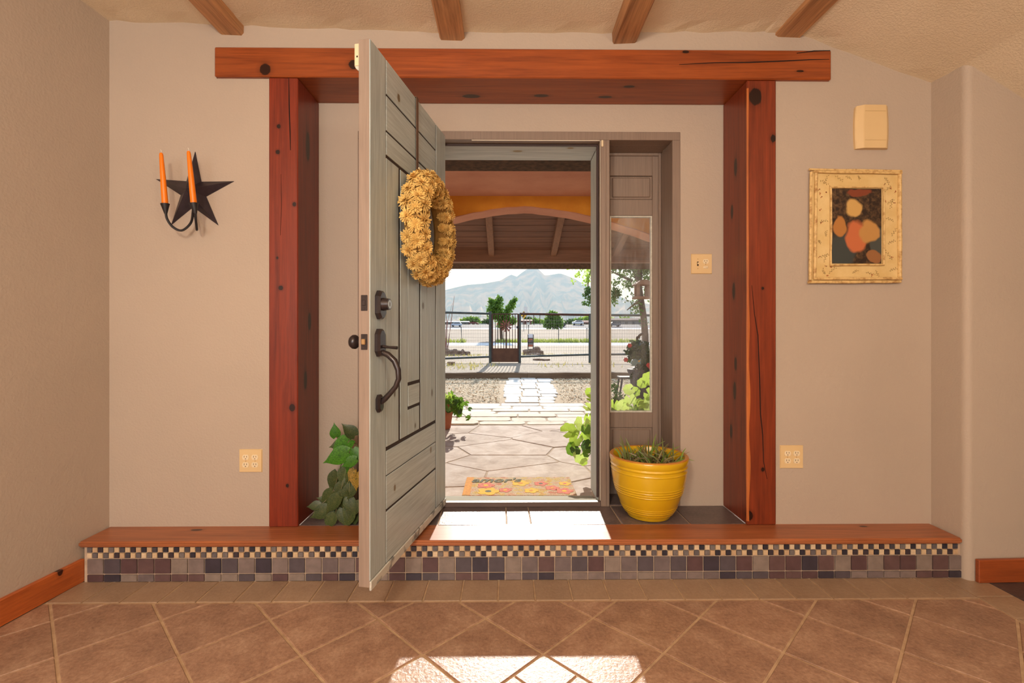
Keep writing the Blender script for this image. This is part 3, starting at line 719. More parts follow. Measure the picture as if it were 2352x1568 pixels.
for (b0, b1, tp, yc, lab) in (((381, 491), (379, 468), (370, 350), yc1, 'leaning orange taper candle standing clear of the iron star'), ((449, 491), (445, 467), (433, 346), yc2, 'leaning orange taper candle in front of the iron star')):
    A, B, T = at(b0[0], b0[1], yc), at(b1[0], b1[1], yc), at(tp[0], tp[1], yc - .012)
    o = MB().tube([A, A.lerp(B, .15), B.lerp(A, .05), B], [.006, .008, .0185, .019], 14).build('candle_cup', STEEL, None, smooth=True); fix(o, sc)
    cd = thing('taper_candle', lab, 'candle', B, 0, 'orange taper candles')
    d = (T - B)
    o = MB().tube([B - d * .02, B, B + d * .5, B + d * .95, B + d * .985, T], [.0125, .0135, .0115, .0085, .0065, .0015], 14).build('wax', WAX, None, smooth=True); fix(o, cd)
    o = MB().tube([T - d * .01, T + Vector((.001, 0, .007)), T + Vector((-.003, 0, .013))], .0011, 6).build('wick', WICK, None); fix(o, cd)

# ------------------------------------------------------------------ outlets, switch, siren
def rect_plate(name, lab, cat, px0, px1, py0, py1, Y, group=None):
    a = at(px0, py1, Y); b = at(px1, py0, Y); w_, h_ = b.x - a.x, b.z - a.z
    t_ = thing(name, lab, cat, ((a.x + b.x) / 2, Y, (a.z + b.z) / 2), 0, group)
    m = MB(); c_ = .003
    m.add([(x, 0, z) for x, z in ((-w_ / 2, -h_ / 2), (w_ / 2, -h_ / 2), (w_ / 2, h_ / 2), (-w_ / 2, h_ / 2))] + [(x, -.006, z) for x, z in ((-w_ / 2 + c_, -h_ / 2 + c_), (w_ / 2 - c_, -h_ / 2 + c_), (w_ / 2 - c_, h_ / 2 - c_), (-w_ / 2 + c_, h_ / 2 - c_))],
          [(4, 5, 6, 7), (3, 2, 1, 0)] + [(i, (i + 1) % 4, 4 + (i + 1) % 4, 4 + i) for i in range(4)])
    m.build('plate', CREAM, t_); return t_, w_, h_
def receptacle(par, x, z):
    m = MB(); r_ = .0165; poly = []
    for k in range(24):
        a = 2 * math.pi * k / 24; poly.append((x + r_ * math.cos(a), z + max(-.0125, min(.0125, r_ * math.sin(a)))))
    m.prism(poly, -.0085, -.005, 'y'); rc = m.build('receptacle', CREAM2, par)
    for dx, w_, h_ in ((-.006, .0011, .0042), (.006, .0011, .0036)):
        m = MB(); m.box(x + dx - w_, x + dx + w_, -.0088, -.0080, z + .003 - h_, z + .003 + h_); m.build('slot', SLOT, rc)
    m = MB(); m.prism([(x + .0022 * math.cos(k), z - .0075 + .0024 * math.sin(k)) for k in [i * math.pi / 5 for i in range(10)]], -.0088, -.0080, 'y'); m.build('ground_hole', SLOT, rc)
def screw(par, x, z):
    m = MB(); m.prism([(x + .0022 * math.cos(k), z + .0022 * math.sin(k)) for k in [i * math.pi / 4 for i in range(8)]], -.0068, -.005, 'y'); m.build('screw', M('plate_screw', srgb(168, 128, 78), rough=.5), par)
for px0, px1, py0, py1, lab in ((550, 603, 1031, 1084, 'cream four socket outlet plate below the star sconce'), (1791, 1844, 1022, 1075, 'cream four socket outlet plate below the framed picture')):
    t_, w_, h_ = rect_plate('wall_outlet', lab, 'outlet', px0, px1, py0, py1, YW, 'cream wall outlets')
    for x in (-.0225, .0225):
        for z in (.0185, -.0185): receptacle(t_, x, z)
        screw(t_, x, 0)
t_, w_, h_ = rect_plate('switch_plate', 'cream switch and socket plate on the alcove wall', 'switch plate', 1587, 1635, 583, 629, YA)
receptacle(t_, .021, .013)
m = MB(); m.box(-.026, -.018, -.0066, -.005, -.012, .012); tg = m.build('toggle_slot', SLOT, t_)
m = MB(); m.box(-.0245, -.0195, -.014, -.006, -.002, .006); m.build('toggle', CREAM2, t_, bevel=.001)
m = MB(); m.box(.008, .034, -.0085, -.005, -.026, -.012); rk = m.build('rocker_body', CREAM2, t_, bevel=.002)
m = MB(); m.box(.020, .030, -.013, -.008, -.021, -.017); m.build('rocker_toggle', CREAM2, t_, bevel=.001)
screw(t_, -.022, .026); screw(t_, -.022, -.026); screw(t_, .021, -.004)
# alarm siren box
a, b = at(1959, 344, YW), at(2036, 250, YW); w_, h_ = b.x - a.x, b.z - a.z
sr = thing('alarm_siren', 'cream plastic alarm siren box mounted above the framed picture', 'alarm box', ((a.x + b.x) / 2, YW, (a.z + b.z) / 2))
m = MB(); rows = []
N_ = 9
for j in range(N_):
    z = -h_ / 2 + h_ * j / (N_ - 1); k = 1 - abs(2 * j / (N_ - 1) - 1) ** 2 * .06
    hw = w_ / 2 * k; pr_ = [(-hw, 0), (-hw, -.012), (-hw * .95, -.016), (-hw * .62, -.027), (-hw * .56, -.028), (hw * .74, -.028), (hw * .80, -.027), (hw, -.014), (hw, 0)]
    up_ = .010 * (1 - 0) if j == N_ - 1 else 0
    rows.append([(x, y, z + (.008 * (1 - (2 * i / 8 - 1) ** 2) if j == N_ - 1 else 0)) for i, (x, y) in enumerate(pr_)])
vs2 = [p for r_ in rows for p in r_]; fs2 = []
for j in range(N_ - 1):
    for i in range(8): fs2.append((j * 9 + i, j * 9 + i + 1, (j + 1) * 9 + i + 1, (j + 1) * 9 + i))
fs2 += [tuple(range(9))[::-1], tuple(range((N_ - 1) * 9, N_ * 9))]
m.add(vs2, fs2).build('housing', CREAM, sr)
GRV = M('cream_groove', srgb(188, 150, 98), rough=.6)
for zz in (-h_ * .31, h_ * .385):
    m = MB(); m.box(-w_ * .26, w_ * .36, -.0283, -.027, zz - .0008, zz + .0008); m.build('seam', GRV, sr)

# ------------------------------------------------------------------ framed picture
fp = thing('picture_frame', 'rustic cream frame of twigs with sprig print around a dark picture', 'picture', (AX(1963, YW), YW, AZ(1963, 520, YW)))
def pq(px, py): p = at(px, py, YW - .012); return (p.x, p.z)
x0, z0 = pq(1863, 645); x1, z1 = pq(2064, 394)
def board_mat():
    t = NT('cream_board'); co = t.coord()
    c = t.ramp(t.noise(co, 9, 5), [(.3, srgb(232, 204, 146)), (.7, srgb(214, 180, 116))])
    return t.fin(c, .55)
m = MB(); m.box(x0, x1, YW - .014, YW - .001, z0, z1); apart(m, 'board', board_mat(), fp, bevel=.001)
TWIG = M('twig_bark', srgb(226, 192, 130), srgb(170, 122, 66), rough=.6, scale=45, stretch=(1, 1, 1), lo=.45, hi=.72)
def twig(p, q, r_, nm='twig', dy=.018):
    a, b = pq(*p), pq(*q); P = []
    n_ = 7
    for i in range(n_):
        k = i / (n_ - 1); P.append((a[0] + (b[0] - a[0]) * k + random.uniform(-.0012, .0012), YW - dy, a[1] + (b[1] - a[1]) * k + random.uniform(-.0012, .0012)))
    o = MB().tube(P, [r_ * random.uniform(.88, 1.12) for _ in range(n_)], 8).build(nm, TWIG, None, smooth=True); fix(o, fp)
twig((1857, 390), (2068, 394), .0062); twig((1866, 396), (2066, 399), .0062, dy=.024)
twig((1861, 396), (1859, 643), .0064); twig((1872, 398), (1868, 640), .0075, dy=.022)
twig((2064, 398), (2064, 640), .0095)
twig((1855, 648), (2067, 647), .0066); twig((1866, 640), (2067, 640), .0066, dy=.022)
IN = (1909, 434, 2023, 605)
twig((1904, 431), (2028, 431), .0044, 'inner_twig', .021); twig((1904, 609), (2028, 608), .0050, 'inner_twig', .021)
twig((1906, 431), (1906, 609), .0046, 'inner_twig', .021); twig((2027, 431), (2027, 609), .0046, 'inner_twig', .021)
def art_mat():
    """generic stand-in print: dark leafy ground with soft colour shapes"""
    t = NT('generic_print'); co = t.coord('world', (1, 1, 1))
    c = t.ramp(t.noise(co, 60, 3, .6), [(.42, srgb(44, 30, 22)), (.58, srgb(80, 58, 38)), (.72, srgb(108, 84, 58))])
    ww = t.n('ShaderNodeVectorMath', operation='ADD'); nz = t.n('ShaderNodeTexNoise'); nz.inputs['Scale'].default_value = 14
    t.l(co, nz.inputs['Vector']); sc_ = t.n('ShaderNodeVectorMath', operation='SCALE'); sc_.inputs['Scale'].default_value = .05
    t.l(nz.outputs['Color'], sc_.inputs[0]); t.l(co, ww.inputs[0]); t.l(sc_.outputs[0], ww.inputs[1])
    for px, py, rx, rz, col in ((1932, 575, .075, .10, srgb(60, 66, 64)), (2010, 560, .035, .09, srgb(70, 74, 70)), (1962, 545, .062, .085, srgb(196, 108, 66)), (1992, 535, .050, .060, srgb(190, 140, 78)),
                               (1955, 480, .045, .050, srgb(206, 164, 96)), (1968, 445, .070, .022, srgb(128, 62, 38)), (1925, 520, .03, .05, srgb(180, 120, 60)), (2000, 590, .04, .03, srgb(150, 100, 60))):
        p = at(px, py, YW); mp = t.n('ShaderNodeMapping'); mp.inputs['Location'].default_value = (-(p.x + .025) / rx, 0, -(p.z + .025) / rz); mp.inputs['Scale'].default_value = (1 / rx, 0, 1 / rz)
        t.l(ww.outputs[0], mp.inputs[0]); ln = t.n('ShaderNodeVectorMath', operation='LENGTH'); t.l(mp.outputs[0], ln.inputs[0])
        c = t.mix(t.ramp(ln.outputs['Value'], [(.8, (1, 1, 1, 1)), (1.0, (0, 0, 0, 1))]), c, col)
    return t.fin(c, .5)
a, b = pq(IN[0], IN[3]), pq(IN[2], IN[1])
m = MB(); m.box(a[0], b[0], YW - .0165, YW - .013, a[1], b[1]); apart(m, 'picture_print', art_mat(), fp)
SPRIG = M('sprig_print', srgb(150, 118, 60), srgb(120, 90, 48), rough=.6); REDP = M('red_print', srgb(166, 82, 36), rough=.6)
m = MB(); m2 = MB(); rng = random.Random(5)
def leafp(mb, x, z, a, L, w_):
    d = Vector((math.cos(a), 0, math.sin(a))); s_ = Vector((-d.z, 0, d.x)); p = Vector((x, YW - .0146, z))
    mb.add([p, p + d * L * .5 + s_ * w_, p + d * L, p + d * L * .5 - s_ * w_], [(0, 1, 2, 3)])
def sprig(px, py, ang, L, nleaf=7):
    x, z = pq(px, py); d = Vector((math.cos(ang), math.sin(ang)))
    leafp(m, x, z, ang, L, .0005)
    for i in range(nleaf):
        k = L * (i + 1) / nleaf; leafp(m, x + d.x * k, z + d.y * k, ang + (1 if i % 2 else -1) * rng.uniform(.5, 1.0), rng.uniform(.006, .012), .0016)
for px, py, an, L in ((1880, 412, -.5, .06), (1890, 425, 1.1, .05), (1915, 402, -.6, .05), (1970, 402, -1.2, .02), (1940, 404, -.4, .03), (2030, 405, -1.0, .04), (2048, 425, -2.4, .05), (2035, 470, .6, .04), (2032, 500, -.3, .04), (2050, 455, -1.8, .05),
                      (2045, 545, 1.0, .05), (2036, 560, .4, .04), (2050, 600, 2.2, .06), (2040, 622, .3, .04), (1985, 625, -.2, .05), (1955, 628, .5, .03), (2010, 618, -1.2, .04), (1880, 510, .2, .04), (1895, 545, 1.4, .03), (1882, 590, .3, .04), (1890, 605, 1.2, .05), (1900, 630, .7, .05), (1895, 632, 2.0, .03), (1878, 550, -.9, .02)):
    sprig(px, py, an, L)
for px, py in ((1882, 445), (1897, 440), (1885, 452), (1880, 435), (2045, 432), (2055, 440), (2032, 463), (1886, 512), (1881, 590), (1896, 612), (1908, 612), (1900, 634), (2048, 590), (2002, 632), (1884, 482), (2054, 465), (2032, 424)):
    x, z = pq(px, py)
    for k in range(3): leafp(m2, x, z, rng.uniform(0, 6.28), .008, .0022)
apart(m, 'sprig_print', SPRIG, fp)['kind'] = 'stuff'; apart(m2, 'blossom_print', REDP, fp)['kind'] = 'stuff'

# ------------------------------------------------------------------ plants indoors
def leaf_mat(name, c1, c2, tr=.35, rough=.4, rnd=.15, scale=18):
    t = NT(name); co = t.coord('object')
    c = t.ramp(t.noise(co, scale, 3), [(.35, c1), (.65, c2)])
    oi = t.n('ShaderNodeObjectInfo'); mr = t.n('ShaderNodeMapRange'); mr.inputs[3].default_value = 1 - rnd; mr.inputs[4].default_value = 1 + rnd
    t.l(oi.outputs['Random'], mr.inputs[0]); cb = t.n('ShaderNodeCombineColor')
    for i in range(3): t.l(mr.outputs[0], cb.inputs[i])
    c = t.mix(1.0, c, cb.outputs[0], 'MULTIPLY')
    t.fin(c, rough, .5)
    tl = t.n('ShaderNodeBsdfTranslucent'); t.l(c, tl.inputs[0]); mx = t.n('ShaderNodeMixShader'); mx.inputs[0].default_value = tr
    t.l(t.b.outputs[0], mx.inputs[1]); t.l(tl.outputs[0], mx.inputs[2]); t.l(mx.outputs[0], t.out.inputs[0])
    return t.m
def heart_leaf(name, mat, L=1.0):
    """heart shaped blade in the xz sense: tip along +x, folded along the midrib, tip drooping"""
    m = MB(); N_ = 9; mid = []; lf = []; rt = []
    for i in range(N_):
        k = i / (N_ - 1); x = -.12 + 1.12 * k; w_ = .40 * math.sin(math.pi * min(1, k * .92 + .10)) ** .75 * (1 - k ** 3) + .002
        zz = -.22 * k * k; x0_ = x if i else -.02
        mid.append((x0_, 0, zz)); lf.append((x, w_, zz + .10 * w_ / .4)); rt.append((x, -w_, zz + .10 * w_ / .4))
    vs2 = [(a * L, b * L, c_ * L) for a, b, c_ in mid + lf + rt]; fs2 = []
    for i in range(N_ - 1): fs2 += [(i, i + 1, N_ + i + 1, N_ + i), (i, 2 * N_ + i, 2 * N_ + i + 1, i + 1)]
    return m.add(vs2, fs2).mesh(name, mat, smooth=True)
def set_leaf(o, p, direction, normal, size):
    d = Vector(direction).normalized(); n_ = Vector(normal); n_ = (n_ - d * n_.dot(d)).normalized(); s_ = n_.cross(d)
    o.matrix_local = Matrix.Translation(p) @ Matrix((d, s_, n_)).transposed().to_4x4() @ Matrix.Diagonal((size, size, size, 1))
PO1 = leaf_mat('pothos_leaf_green', srgb(84, 150, 36), srgb(52, 104, 28), .3); PO2 = leaf_mat('pothos_leaf_shaded', srgb(50, 74, 36), srgb(92, 100, 56), .2)  # second green is darker: shading of the lower leaves put into the colour
PO3 = leaf_mat('pothos_leaf_yellow', srgb(214, 168, 70), srgb(120, 110, 50), .3)
pb = Vector((-.655, 2.50, LZ))
po = thing('potted_pothos', 'trailing green pothos plant in a dark pot behind the open door', 'plant', pb)
POTD = M('dark_glazed_pot', srgb(50, 46, 56), srgb(64, 58, 66), rough=.35, scale=12)
m = MB(); m.lathe([(.075, 0), (.085, .01), (.110, .15), (.118, .20), (.120, .22), (.110, .22), (.105, .19), (.0, .185)], (0, 0, 0), 28); m.build('pot', POTD, po, smooth=True)
LEAFS = [heart_leaf('leaf', a) for a in (PO1, PO2, PO3)]
def pp(px, py, Y): return at(px, py, Y) - pb
vine_mat = M('pothos_stem', srgb(96, 110, 58), srgb(110, 84, 60), rough=.6)
lv = [  # pixel of the leaf base, depth, angle of the tip in the picture (deg), length, kind
 (806, 1010, 2.47, 215, .100, 0), (800, 1040, 2.43, 195, .090, 0), (772, 1003, 2.52, 95, .055, 0), (815, 1000, 2.46, 130, .07, 1), (790, 1018, 2.50, 190, .055, 1), (808, 1048, 2.44, 250, .060, 0),
 (812, 1030, 2.42, 300, .05, 0), (820, 1085, 2.40, 265, .06, 2), (814, 1078, 2.41, 240, .05, 2), (795, 1075, 2.45, 255, .07, 1), (775, 1085, 2.48, 250, .075, 1), (802, 1100, 2.44, 265, .07, 1), (785, 1110, 2.44, 255, .06, 1),
 (765, 1128, 2.46, 225, .075, 1), (790, 1130, 2.42, 260, .080, 1), (780, 1140, 2.41, 225, .075, 1), (800, 1142, 2.40, 290, .060, 1), (815, 1150, 2.40, 255, .07, 1), (735, 1160, 2.44, 180, .050, 1), (755, 1168, 2.43, 200, .075, 1), (772, 1165, 2.42, 240, .080, 1),
 (788, 1168, 2.405, 280, .065, 1), (770, 1180, 2.405, 235, .065, 1), (806, 1165, 2.405, 255, .075, 1), (815, 1120, 2.42, 210, .08, 1), (816, 1180, 2.42, 250, .06, 1), (818, 1055, 2.40, 200, .06, 0), (760, 1150, 2.47, 160, .05, 1)]
for i, (px, py, Y, an, L, kd) in enumerate(lv):
    p = pp(px, py, Y); a = R(an); d = Vector((math.cos(a), -.25, math.sin(a)))
    nrm = Vector((random.uniform(-.3, .1), -1, .55 + random.uniform(-.2, .3)))
    o = link('leaf', LEAFS[kd], po); set_leaf(o, p, d, nrm, L * random.uniform(1.25, 1.5))
topc = Vector((0, -.02, .22))
for pxs in (((806, 1010, 2.47), (795, 1075, 2.45), (780, 1140, 2.42), (770, 1180, 2.41)), ((815, 1030, 2.43), (802, 1100, 2.43), (790, 1130, 2.42), (788, 1168, 2.41)), ((800, 1040, 2.44), (765, 1128, 2.46), (735, 1160, 2.44)), ((808, 1048, 2.44), (806, 1165, 2.41)), ((790, 1018, 2.50), (772, 1003, 2.52))):
    P = [topc] + [pp(*q) for q in pxs]; MB().tube(bez(P, 5), .0025, 5).build('stem', vine_mat, po, smooth=True)

gp_ = Vector((.738, 2.520, LZ + .001))
gr = thing('potted_grass', 'glossy yellow ceramic pot of clipped grass below the sidelight', 'plant', gp_)
YEL = NT('yellow_glaze'); co = YEL.coord('object'); cgl = YEL.ramp(YEL.noise(co, 4, 3), [(.3, srgb(224, 182, 24)), (.7, srgb(206, 158, 18))])
YEL.b.inputs['Coat Weight'].default_value = .6; YEL.b.inputs['Coat Roughness'].default_value = .08
YEL = YEL.fin(cgl, .28)
pr_ = [(.098, 0), (.108, .004), (.112, .012), (.118, .028)]
def prf(z):  # smooth pot profile
    k = z / .318; return .112 + .080 * math.sin(min(1, k * 1.18) * math.pi / 2) ** .9
z = .028
ridges = [.045, .056, .066, .135, .147, .160, .172, .246]
while z < .262:
    b_ = sum(.0022 * math.exp(-((z - r_) / .0028) ** 2) for r_ in ridges); pr_.append((prf(z) + b_, z)); z += .0022
pr_ += [(prf(.262) + .001, .264), (prf(.27) + .004, .270), (prf(.276), .278), (prf(.28) + .006, .288), (.199, .298), (.2005, .308), (.197, .316), (.188, .3185), (.180, .314), (.176, .300), (.172, .27), (.0, .268)]
m = MB(); m.lathe(pr_, (0, 0, 0), 56); m.build('pot', YEL, gr, smooth=True)
rim = [(.182, .3165), (.188, .3195), (.196, .3178), (.1995, .313)]
m = MB(); m.lathe(rim, (0, 0, 0), 56, cap=False); m.build('rim_band', M('worn_rim_glaze', srgb(190, 122, 56), srgb(206, 140, 50), rough=.3, mode='object', scale=14), gr, smooth=True)
m = MB(); m.lathe([(.0, .272), (.09, .276), (.170, .270)][::-1], (0, 0, 0), 24, cap=False); m.build('soil', M('potting_soil', srgb(70, 50, 36), srgb(44, 32, 24), rough=.95, scale=60, bump=.6), gr)
BL = [leaf_mat('grass_blade_%d' % i, c_, mul(c_, .75), .25, rnd=.2) for i, c_ in enumerate([srgb(116, 126, 66), srgb(160, 146, 96), srgb(130, 158, 66), srgb(134, 120, 80)])]
def blade(P, w0, mat):
    P = bez(P, 4); n_ = len(P); m = MB(); vs2 = []
    for i, p in enumerate(P):
        k = i / (n_ - 1); t_ = (P[min(i + 1, n_ - 1)] - P[max(i - 1, 0)]).normalized(); s_ = t_.cross(Vector((0, -1, .2))).normalized() * w0 * (1 - k ** 2.2 + .03)
        vs2 += [p - s_, p + Vector((0, .0015, 0)) * (1 - k), p + s_]
    fs2 = []
    for i in range(n_ - 1):
        for j in range(2): a = i * 3 + j; fs2.append((a, a + 1, a + 4, a + 3))
    m.add(vs2, fs2).build('grass_blade', mat, gr, smooth=True)
rng = random.Random(11)
def gpx(px, py, Y): return at(px, py, Y) - gp_
heroes = [((1440, 1055), (1424, 998)), ((1445, 1050), (1437, 1015)), ((1490, 1050), (1489, 1005)), ((1493, 1050), (1508, 995)), ((1525, 1050), (1520, 1002)), ((1545, 1050), (1547, 1015)), ((1480, 1060), (1461, 1025)), ((1560, 1045), (1576, 1028)), ((1540, 1050), (1596, 1058)), ((1550, 1052), (1580, 1050)), ((1430, 1055), (1410, 1030))]
for (a, b), (c_, d) in heroes:
    Y = 2.50 + rng.uniform(-.06, .06); p0 = gpx(a, b, Y); p0.z = .272; p2 = gpx(c_, d, Y + rng.uniform(-.03, .02)); blade([p0, p0.lerp(p2, .5) + Vector((0, 0, .02)), p2], .0042, BL[2] if rng.random() < .5 else BL[0])
for i in range(100):
    a = rng.uniform(0, 6.28); r_ = .14 * rng.random() ** .6; p0 = Vector((r_ * math.cos(a), r_ * math.sin(a), .270)); an = rng.uniform(0, 6.28); ln = rng.uniform(.06, .13); le = rng.uniform(.3, 1.2)
    d = Vector((math.cos(an) * le, math.sin(an) * le, 1)).normalized(); p2 = p0 + d * ln + Vector((d.x * .03, d.y * .03, -.015 * le))
    for q in (p2,):
        rr = math.hypot(q.x, q.y)
        if rr > .185 and q.z < .325: q.z = .33
    blade([p0, p0 + d * ln * .55, p2], rng.uniform(.0028, .0045), rng.choice(BL))

# ------------------------------------------------------------------ porch outside the door
EZ = .10
PINK = M('salmon_plaster', srgb(196, 136, 106), srgb(182, 120, 92), rough=.85, scale=3, bump=.5, bscale=60)
ORANGE = M('ochre_plaster', srgb(224, 150, 44), srgb(206, 128, 30), rough=.85, scale=4, bump=.4, bscale=50)
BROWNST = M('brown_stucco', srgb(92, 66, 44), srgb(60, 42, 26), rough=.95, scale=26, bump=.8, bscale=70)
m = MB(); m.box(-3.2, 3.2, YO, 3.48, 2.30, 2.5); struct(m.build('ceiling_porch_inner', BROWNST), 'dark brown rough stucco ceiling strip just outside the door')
m = MB(); m.box(-3.2, 3.2, 3.48, 4.12, 2.30, 2.5); struct(m.build('ceiling_porch', PINK), 'salmon pink plastered porch ceiling outside the door')
xa = AX(1205, 4.12); za = AZ(1205, 476, 4.12)
def arch(x): return max(za - .21 * ((x - xa) ** 2 + .01) ** .8 + .21 * .01 ** .8, EZ) if abs(x - xa) < 2.2 else EZ
wa = estruct('wall_arch', 'ochre plastered porch arch with a salmon pink underside', (xa, 4.12, EZ))
xs = [xa - 3.0, xa - 2.21] + [xa - 2.2 + 4.4 * i / 60 for i in range(61)] + [xa + 2.21, xa + 3.0]
zs = [arch(x) + random.uniform(-.003, .003) for x in xs]
m = MB(); n_ = len(xs); y0_, y1_ = 4.12, 4.34
vs2 = [(x, y0_, z) for x, z in zip(xs, zs)] + [(x, y0_, 2.31) for x in xs] + [(x, y1_, z) for x, z in zip(xs, zs)] + [(x, y1_, 2.72) for x in xs]
fs2 = []
for i in range(n_ - 1): fs2 += [(i, i + 1, n_ + i + 1, n_ + i), (2 * n_ + i, 3 * n_ + i, 3 * n_ + i + 1, 2 * n_ + i + 1), (n_ + i, n_ + i + 1, 3 * n_ + i + 1, 3 * n_ + i)]
m.add(vs2, fs2); apart(m, 'arch_face', ORANGE, wa)
m = MB(); vs2 = [(x, y0_ - .002, z - .001) for x, z in zip(xs, zs)] + [(x, y1_ + .002, z - .001) for x, z in zip(xs, zs)] + [(x, y1_ + .002, z + .02) for x, z in zip(xs, zs)] + [(x, y0_ - .002, z + .004 + random.uniform(0, .004)) for x, z in zip(xs, zs)]
fs2 = []
for i in range(n_ - 1):
    for a, b in ((0, 1), (1, 2), (3, 0)): fs2.append((a * n_ + i, a * n_ + i + 1, b * n_ + i + 1, b * n_ + i))
m.add(vs2, fs2); apart(m, 'arch_underside', PINK, wa)
PLK = wood('porch_plank', srgb(76, 48, 32), srgb(122, 80, 56), 0, 1.0, rough=.7, bump=.4)
RAFT = wood('porch_rafter', srgb(104, 70, 48), srgb(136, 94, 66), 1, 1.0, rough=.7, bump=.3)
rf = estruct('ceiling_porch_roof', 'brown stained plank and rafter porch roof sloping to the front beam', (0, 6.0, 2.1))
YBm = 6.0; zb0, zb1 = AZ(1176, 602, YBm), AZ(1176, 578, YBm); SL = .30
def rz(y): return zb1 + .012 + SL * (YBm - y)
y = YBm + .05; 
while y > 4.3:
    m = MB(); w_ = .128; y2 = y - w_
    m.add([(x, yy, rz(yy) + dz_) for dz_ in (0, .022) for yy in (y - .004, y2) for x in (-3.6, 4.2)], [(0, 1, 3, 2), (4, 6, 7, 5), (0, 4, 5, 1), (2, 3, 7, 6), (0, 2, 6, 4), (1, 5, 7, 3)])
    apart(m, 'roof_plank', PLK, rf); y -= .132
m = MB(); m.add([(x, yy, rz(yy) + .03) for yy in (YBm + .6, 4.2) for x in (-3.8, 4.4)] + [(x, yy, rz(yy) + .06) for yy in (YBm + .6, 4.2) for x in (-3.8, 4.4)], [(0, 1, 3, 2), (4, 6, 7, 5), (0, 4, 5, 1), (2, 3, 7, 6), (0, 2, 6, 4), (1, 5, 7, 3)]); apart(m, 'roof_deck', BROWNST, rf)
xr = AX(1129, YBm); dxr = AX(1271, YBm) - xr
for k in range(-3, 6):
    x = xr + k * dxr; m = MB()
    m.add([(xx, yy, rz(yy) + dz_) for dz_ in (-.075, .002) for yy in (YBm + .01, 4.36) for xx in (x - .036, x + .036)], [(0, 1, 3, 2), (4, 6, 7, 5), (0, 4, 5, 1), (2, 3, 7, 6), (0, 2, 6, 4), (1, 5, 7, 3)]); apart(m, 'rafter', RAFT, rf, bevel=.004)
m = MB(); m.box(-3.6, 4.2, YBm - .02, YBm + .10, zb0, zb1 + .04)
FASC = wood('porch_beam', srgb(108, 74, 54), srgb(140, 100, 76), 0, .8, rough=.7, bump=.3)
tag(m.build('porch_beam', FASC, bevel=.006), 'brown wooden porch beam along the front of the plank roof', 'beam')

# ------------------------------------------------------------------ paving
def stone_mat(name, c1, c2, c3, rough=.7, sc=5, rnd=.08):
    t = NT(name); co = t.coord()
    c = t.ramp(t.noise(co, sc, 7, .65, .6), [(.3, c1), (.5, c2), (.7, c3)])
    oi = t.n('ShaderNodeObjectInfo'); mr = t.n('ShaderNodeMapRange'); mr.inputs[3].default_value = 1 - rnd; mr.inputs[4].default_value = 1 + rnd
    t.l(oi.outputs['Random'], mr.inputs[0]); cb = t.n('ShaderNodeCombineColor')
    for i in range(3): t.l(mr.outputs[0], cb.inputs[i])
    c = t.mix(1.0, c, cb.outputs[0], 'MULTIPLY'); t.bump(t.noise(co, 24, 5, .6), .35, .006)
    return t.fin(c, .85, .16)
FLAG = stone_mat('flagstone', srgb(160, 138, 122), srgb(192, 174, 160), srgb(214, 202, 192))
PAVE = stone_mat('limestone_paver', srgb(206, 190, 166), srgb(224, 211, 190), srgb(234, 225, 208))
MORT = M('patio_mortar', srgb(182, 158, 132), srgb(162, 138, 112), rough=.95, scale=20)
pt = estruct('floor_patio', 'flagstone and limestone patio outside the door', (0, 4.5, EZ))
m = MB(); m.box(-3.4, 3.8, 2.95, 7.1, -.05, EZ - .006); apart(m, 'mortar_bed', MORT, pt)
rng = random.Random(21); seeds = []
tries = 0
while len(seeds) < 42 and tries < 6000:
    tries += 1; p = Vector((rng.uniform(-2.4, 2.7), rng.uniform(2.95, 5.42)))
    if all(math.hypot((p.x - q.x) * .75, p.y - q.y) > .40 for q in seeds): seeds.append(p)
for p in seeds:
    poly = [(-2.6, 2.96), (2.9, 2.96), (2.9, 5.40), (-2.6, 5.40)]
    for q in seeds:
        if q is p: continue
        # metric stretched in x so stones are wider than deep
        n_ = Vector(((q.x - p.x) * .6, q.y - p.y)); mid = (p + q) / 2
        poly = clip(poly, n_.x, n_.y, n_.dot(mid))
        if len(poly) < 3: break
    if len(poly) < 3 or parea(poly) < .01: continue
    poly = inset(poly, .006); m = MB(); m.tile(poly, EZ - .02, EZ + rng.uniform(-.004, .004), .004); apart(m, 'flagstone', FLAG, pt)
def stone_poly(x0, x1, y0, y1, rng):
    c_ = lambda: rng.uniform(.01, .05); g_ = .008
    x0 += g_; x1 -= g_; y0 += g_; y1 -= g_; a, b, c2, d = (c_() for _ in range(4)); j = lambda: rng.uniform(-.008, .008)
    return [(x0 + a, y0), (x1 - b, y0 + j()), (x1 + j(), y0 + b), (x1, y1 - c2), (x1 - c2, y1), (x0 + d, y1 + j()), (x0 + j(), y1 - d), (x0, y0 + a)]
y = 5.44; r_ = 0
while y < 7.0:
    dy = rng.uniform(.19, .27); x = -2.6 + (r_ % 2) * .25 + rng.uniform(0, .1)
    while x < 1.55 + rng.uniform(-.1, .25):
        w_ = rng.uniform(.42, .66); m = MB(); m.tile(stone_poly(x, x + w_, y, min(y + dy, 7.08), rng), EZ - .02, EZ + rng.uniform(-.004, .010), .006); apart(m, 'paver', PAVE, pt); x += w_
    y += dy; r_ += 1
YT = 10.80
pa = estruct('floor_path', 'pale limestone stepping path across the wood chip bed', (.2, 8.9, EZ))
y = 7.10; k = 0
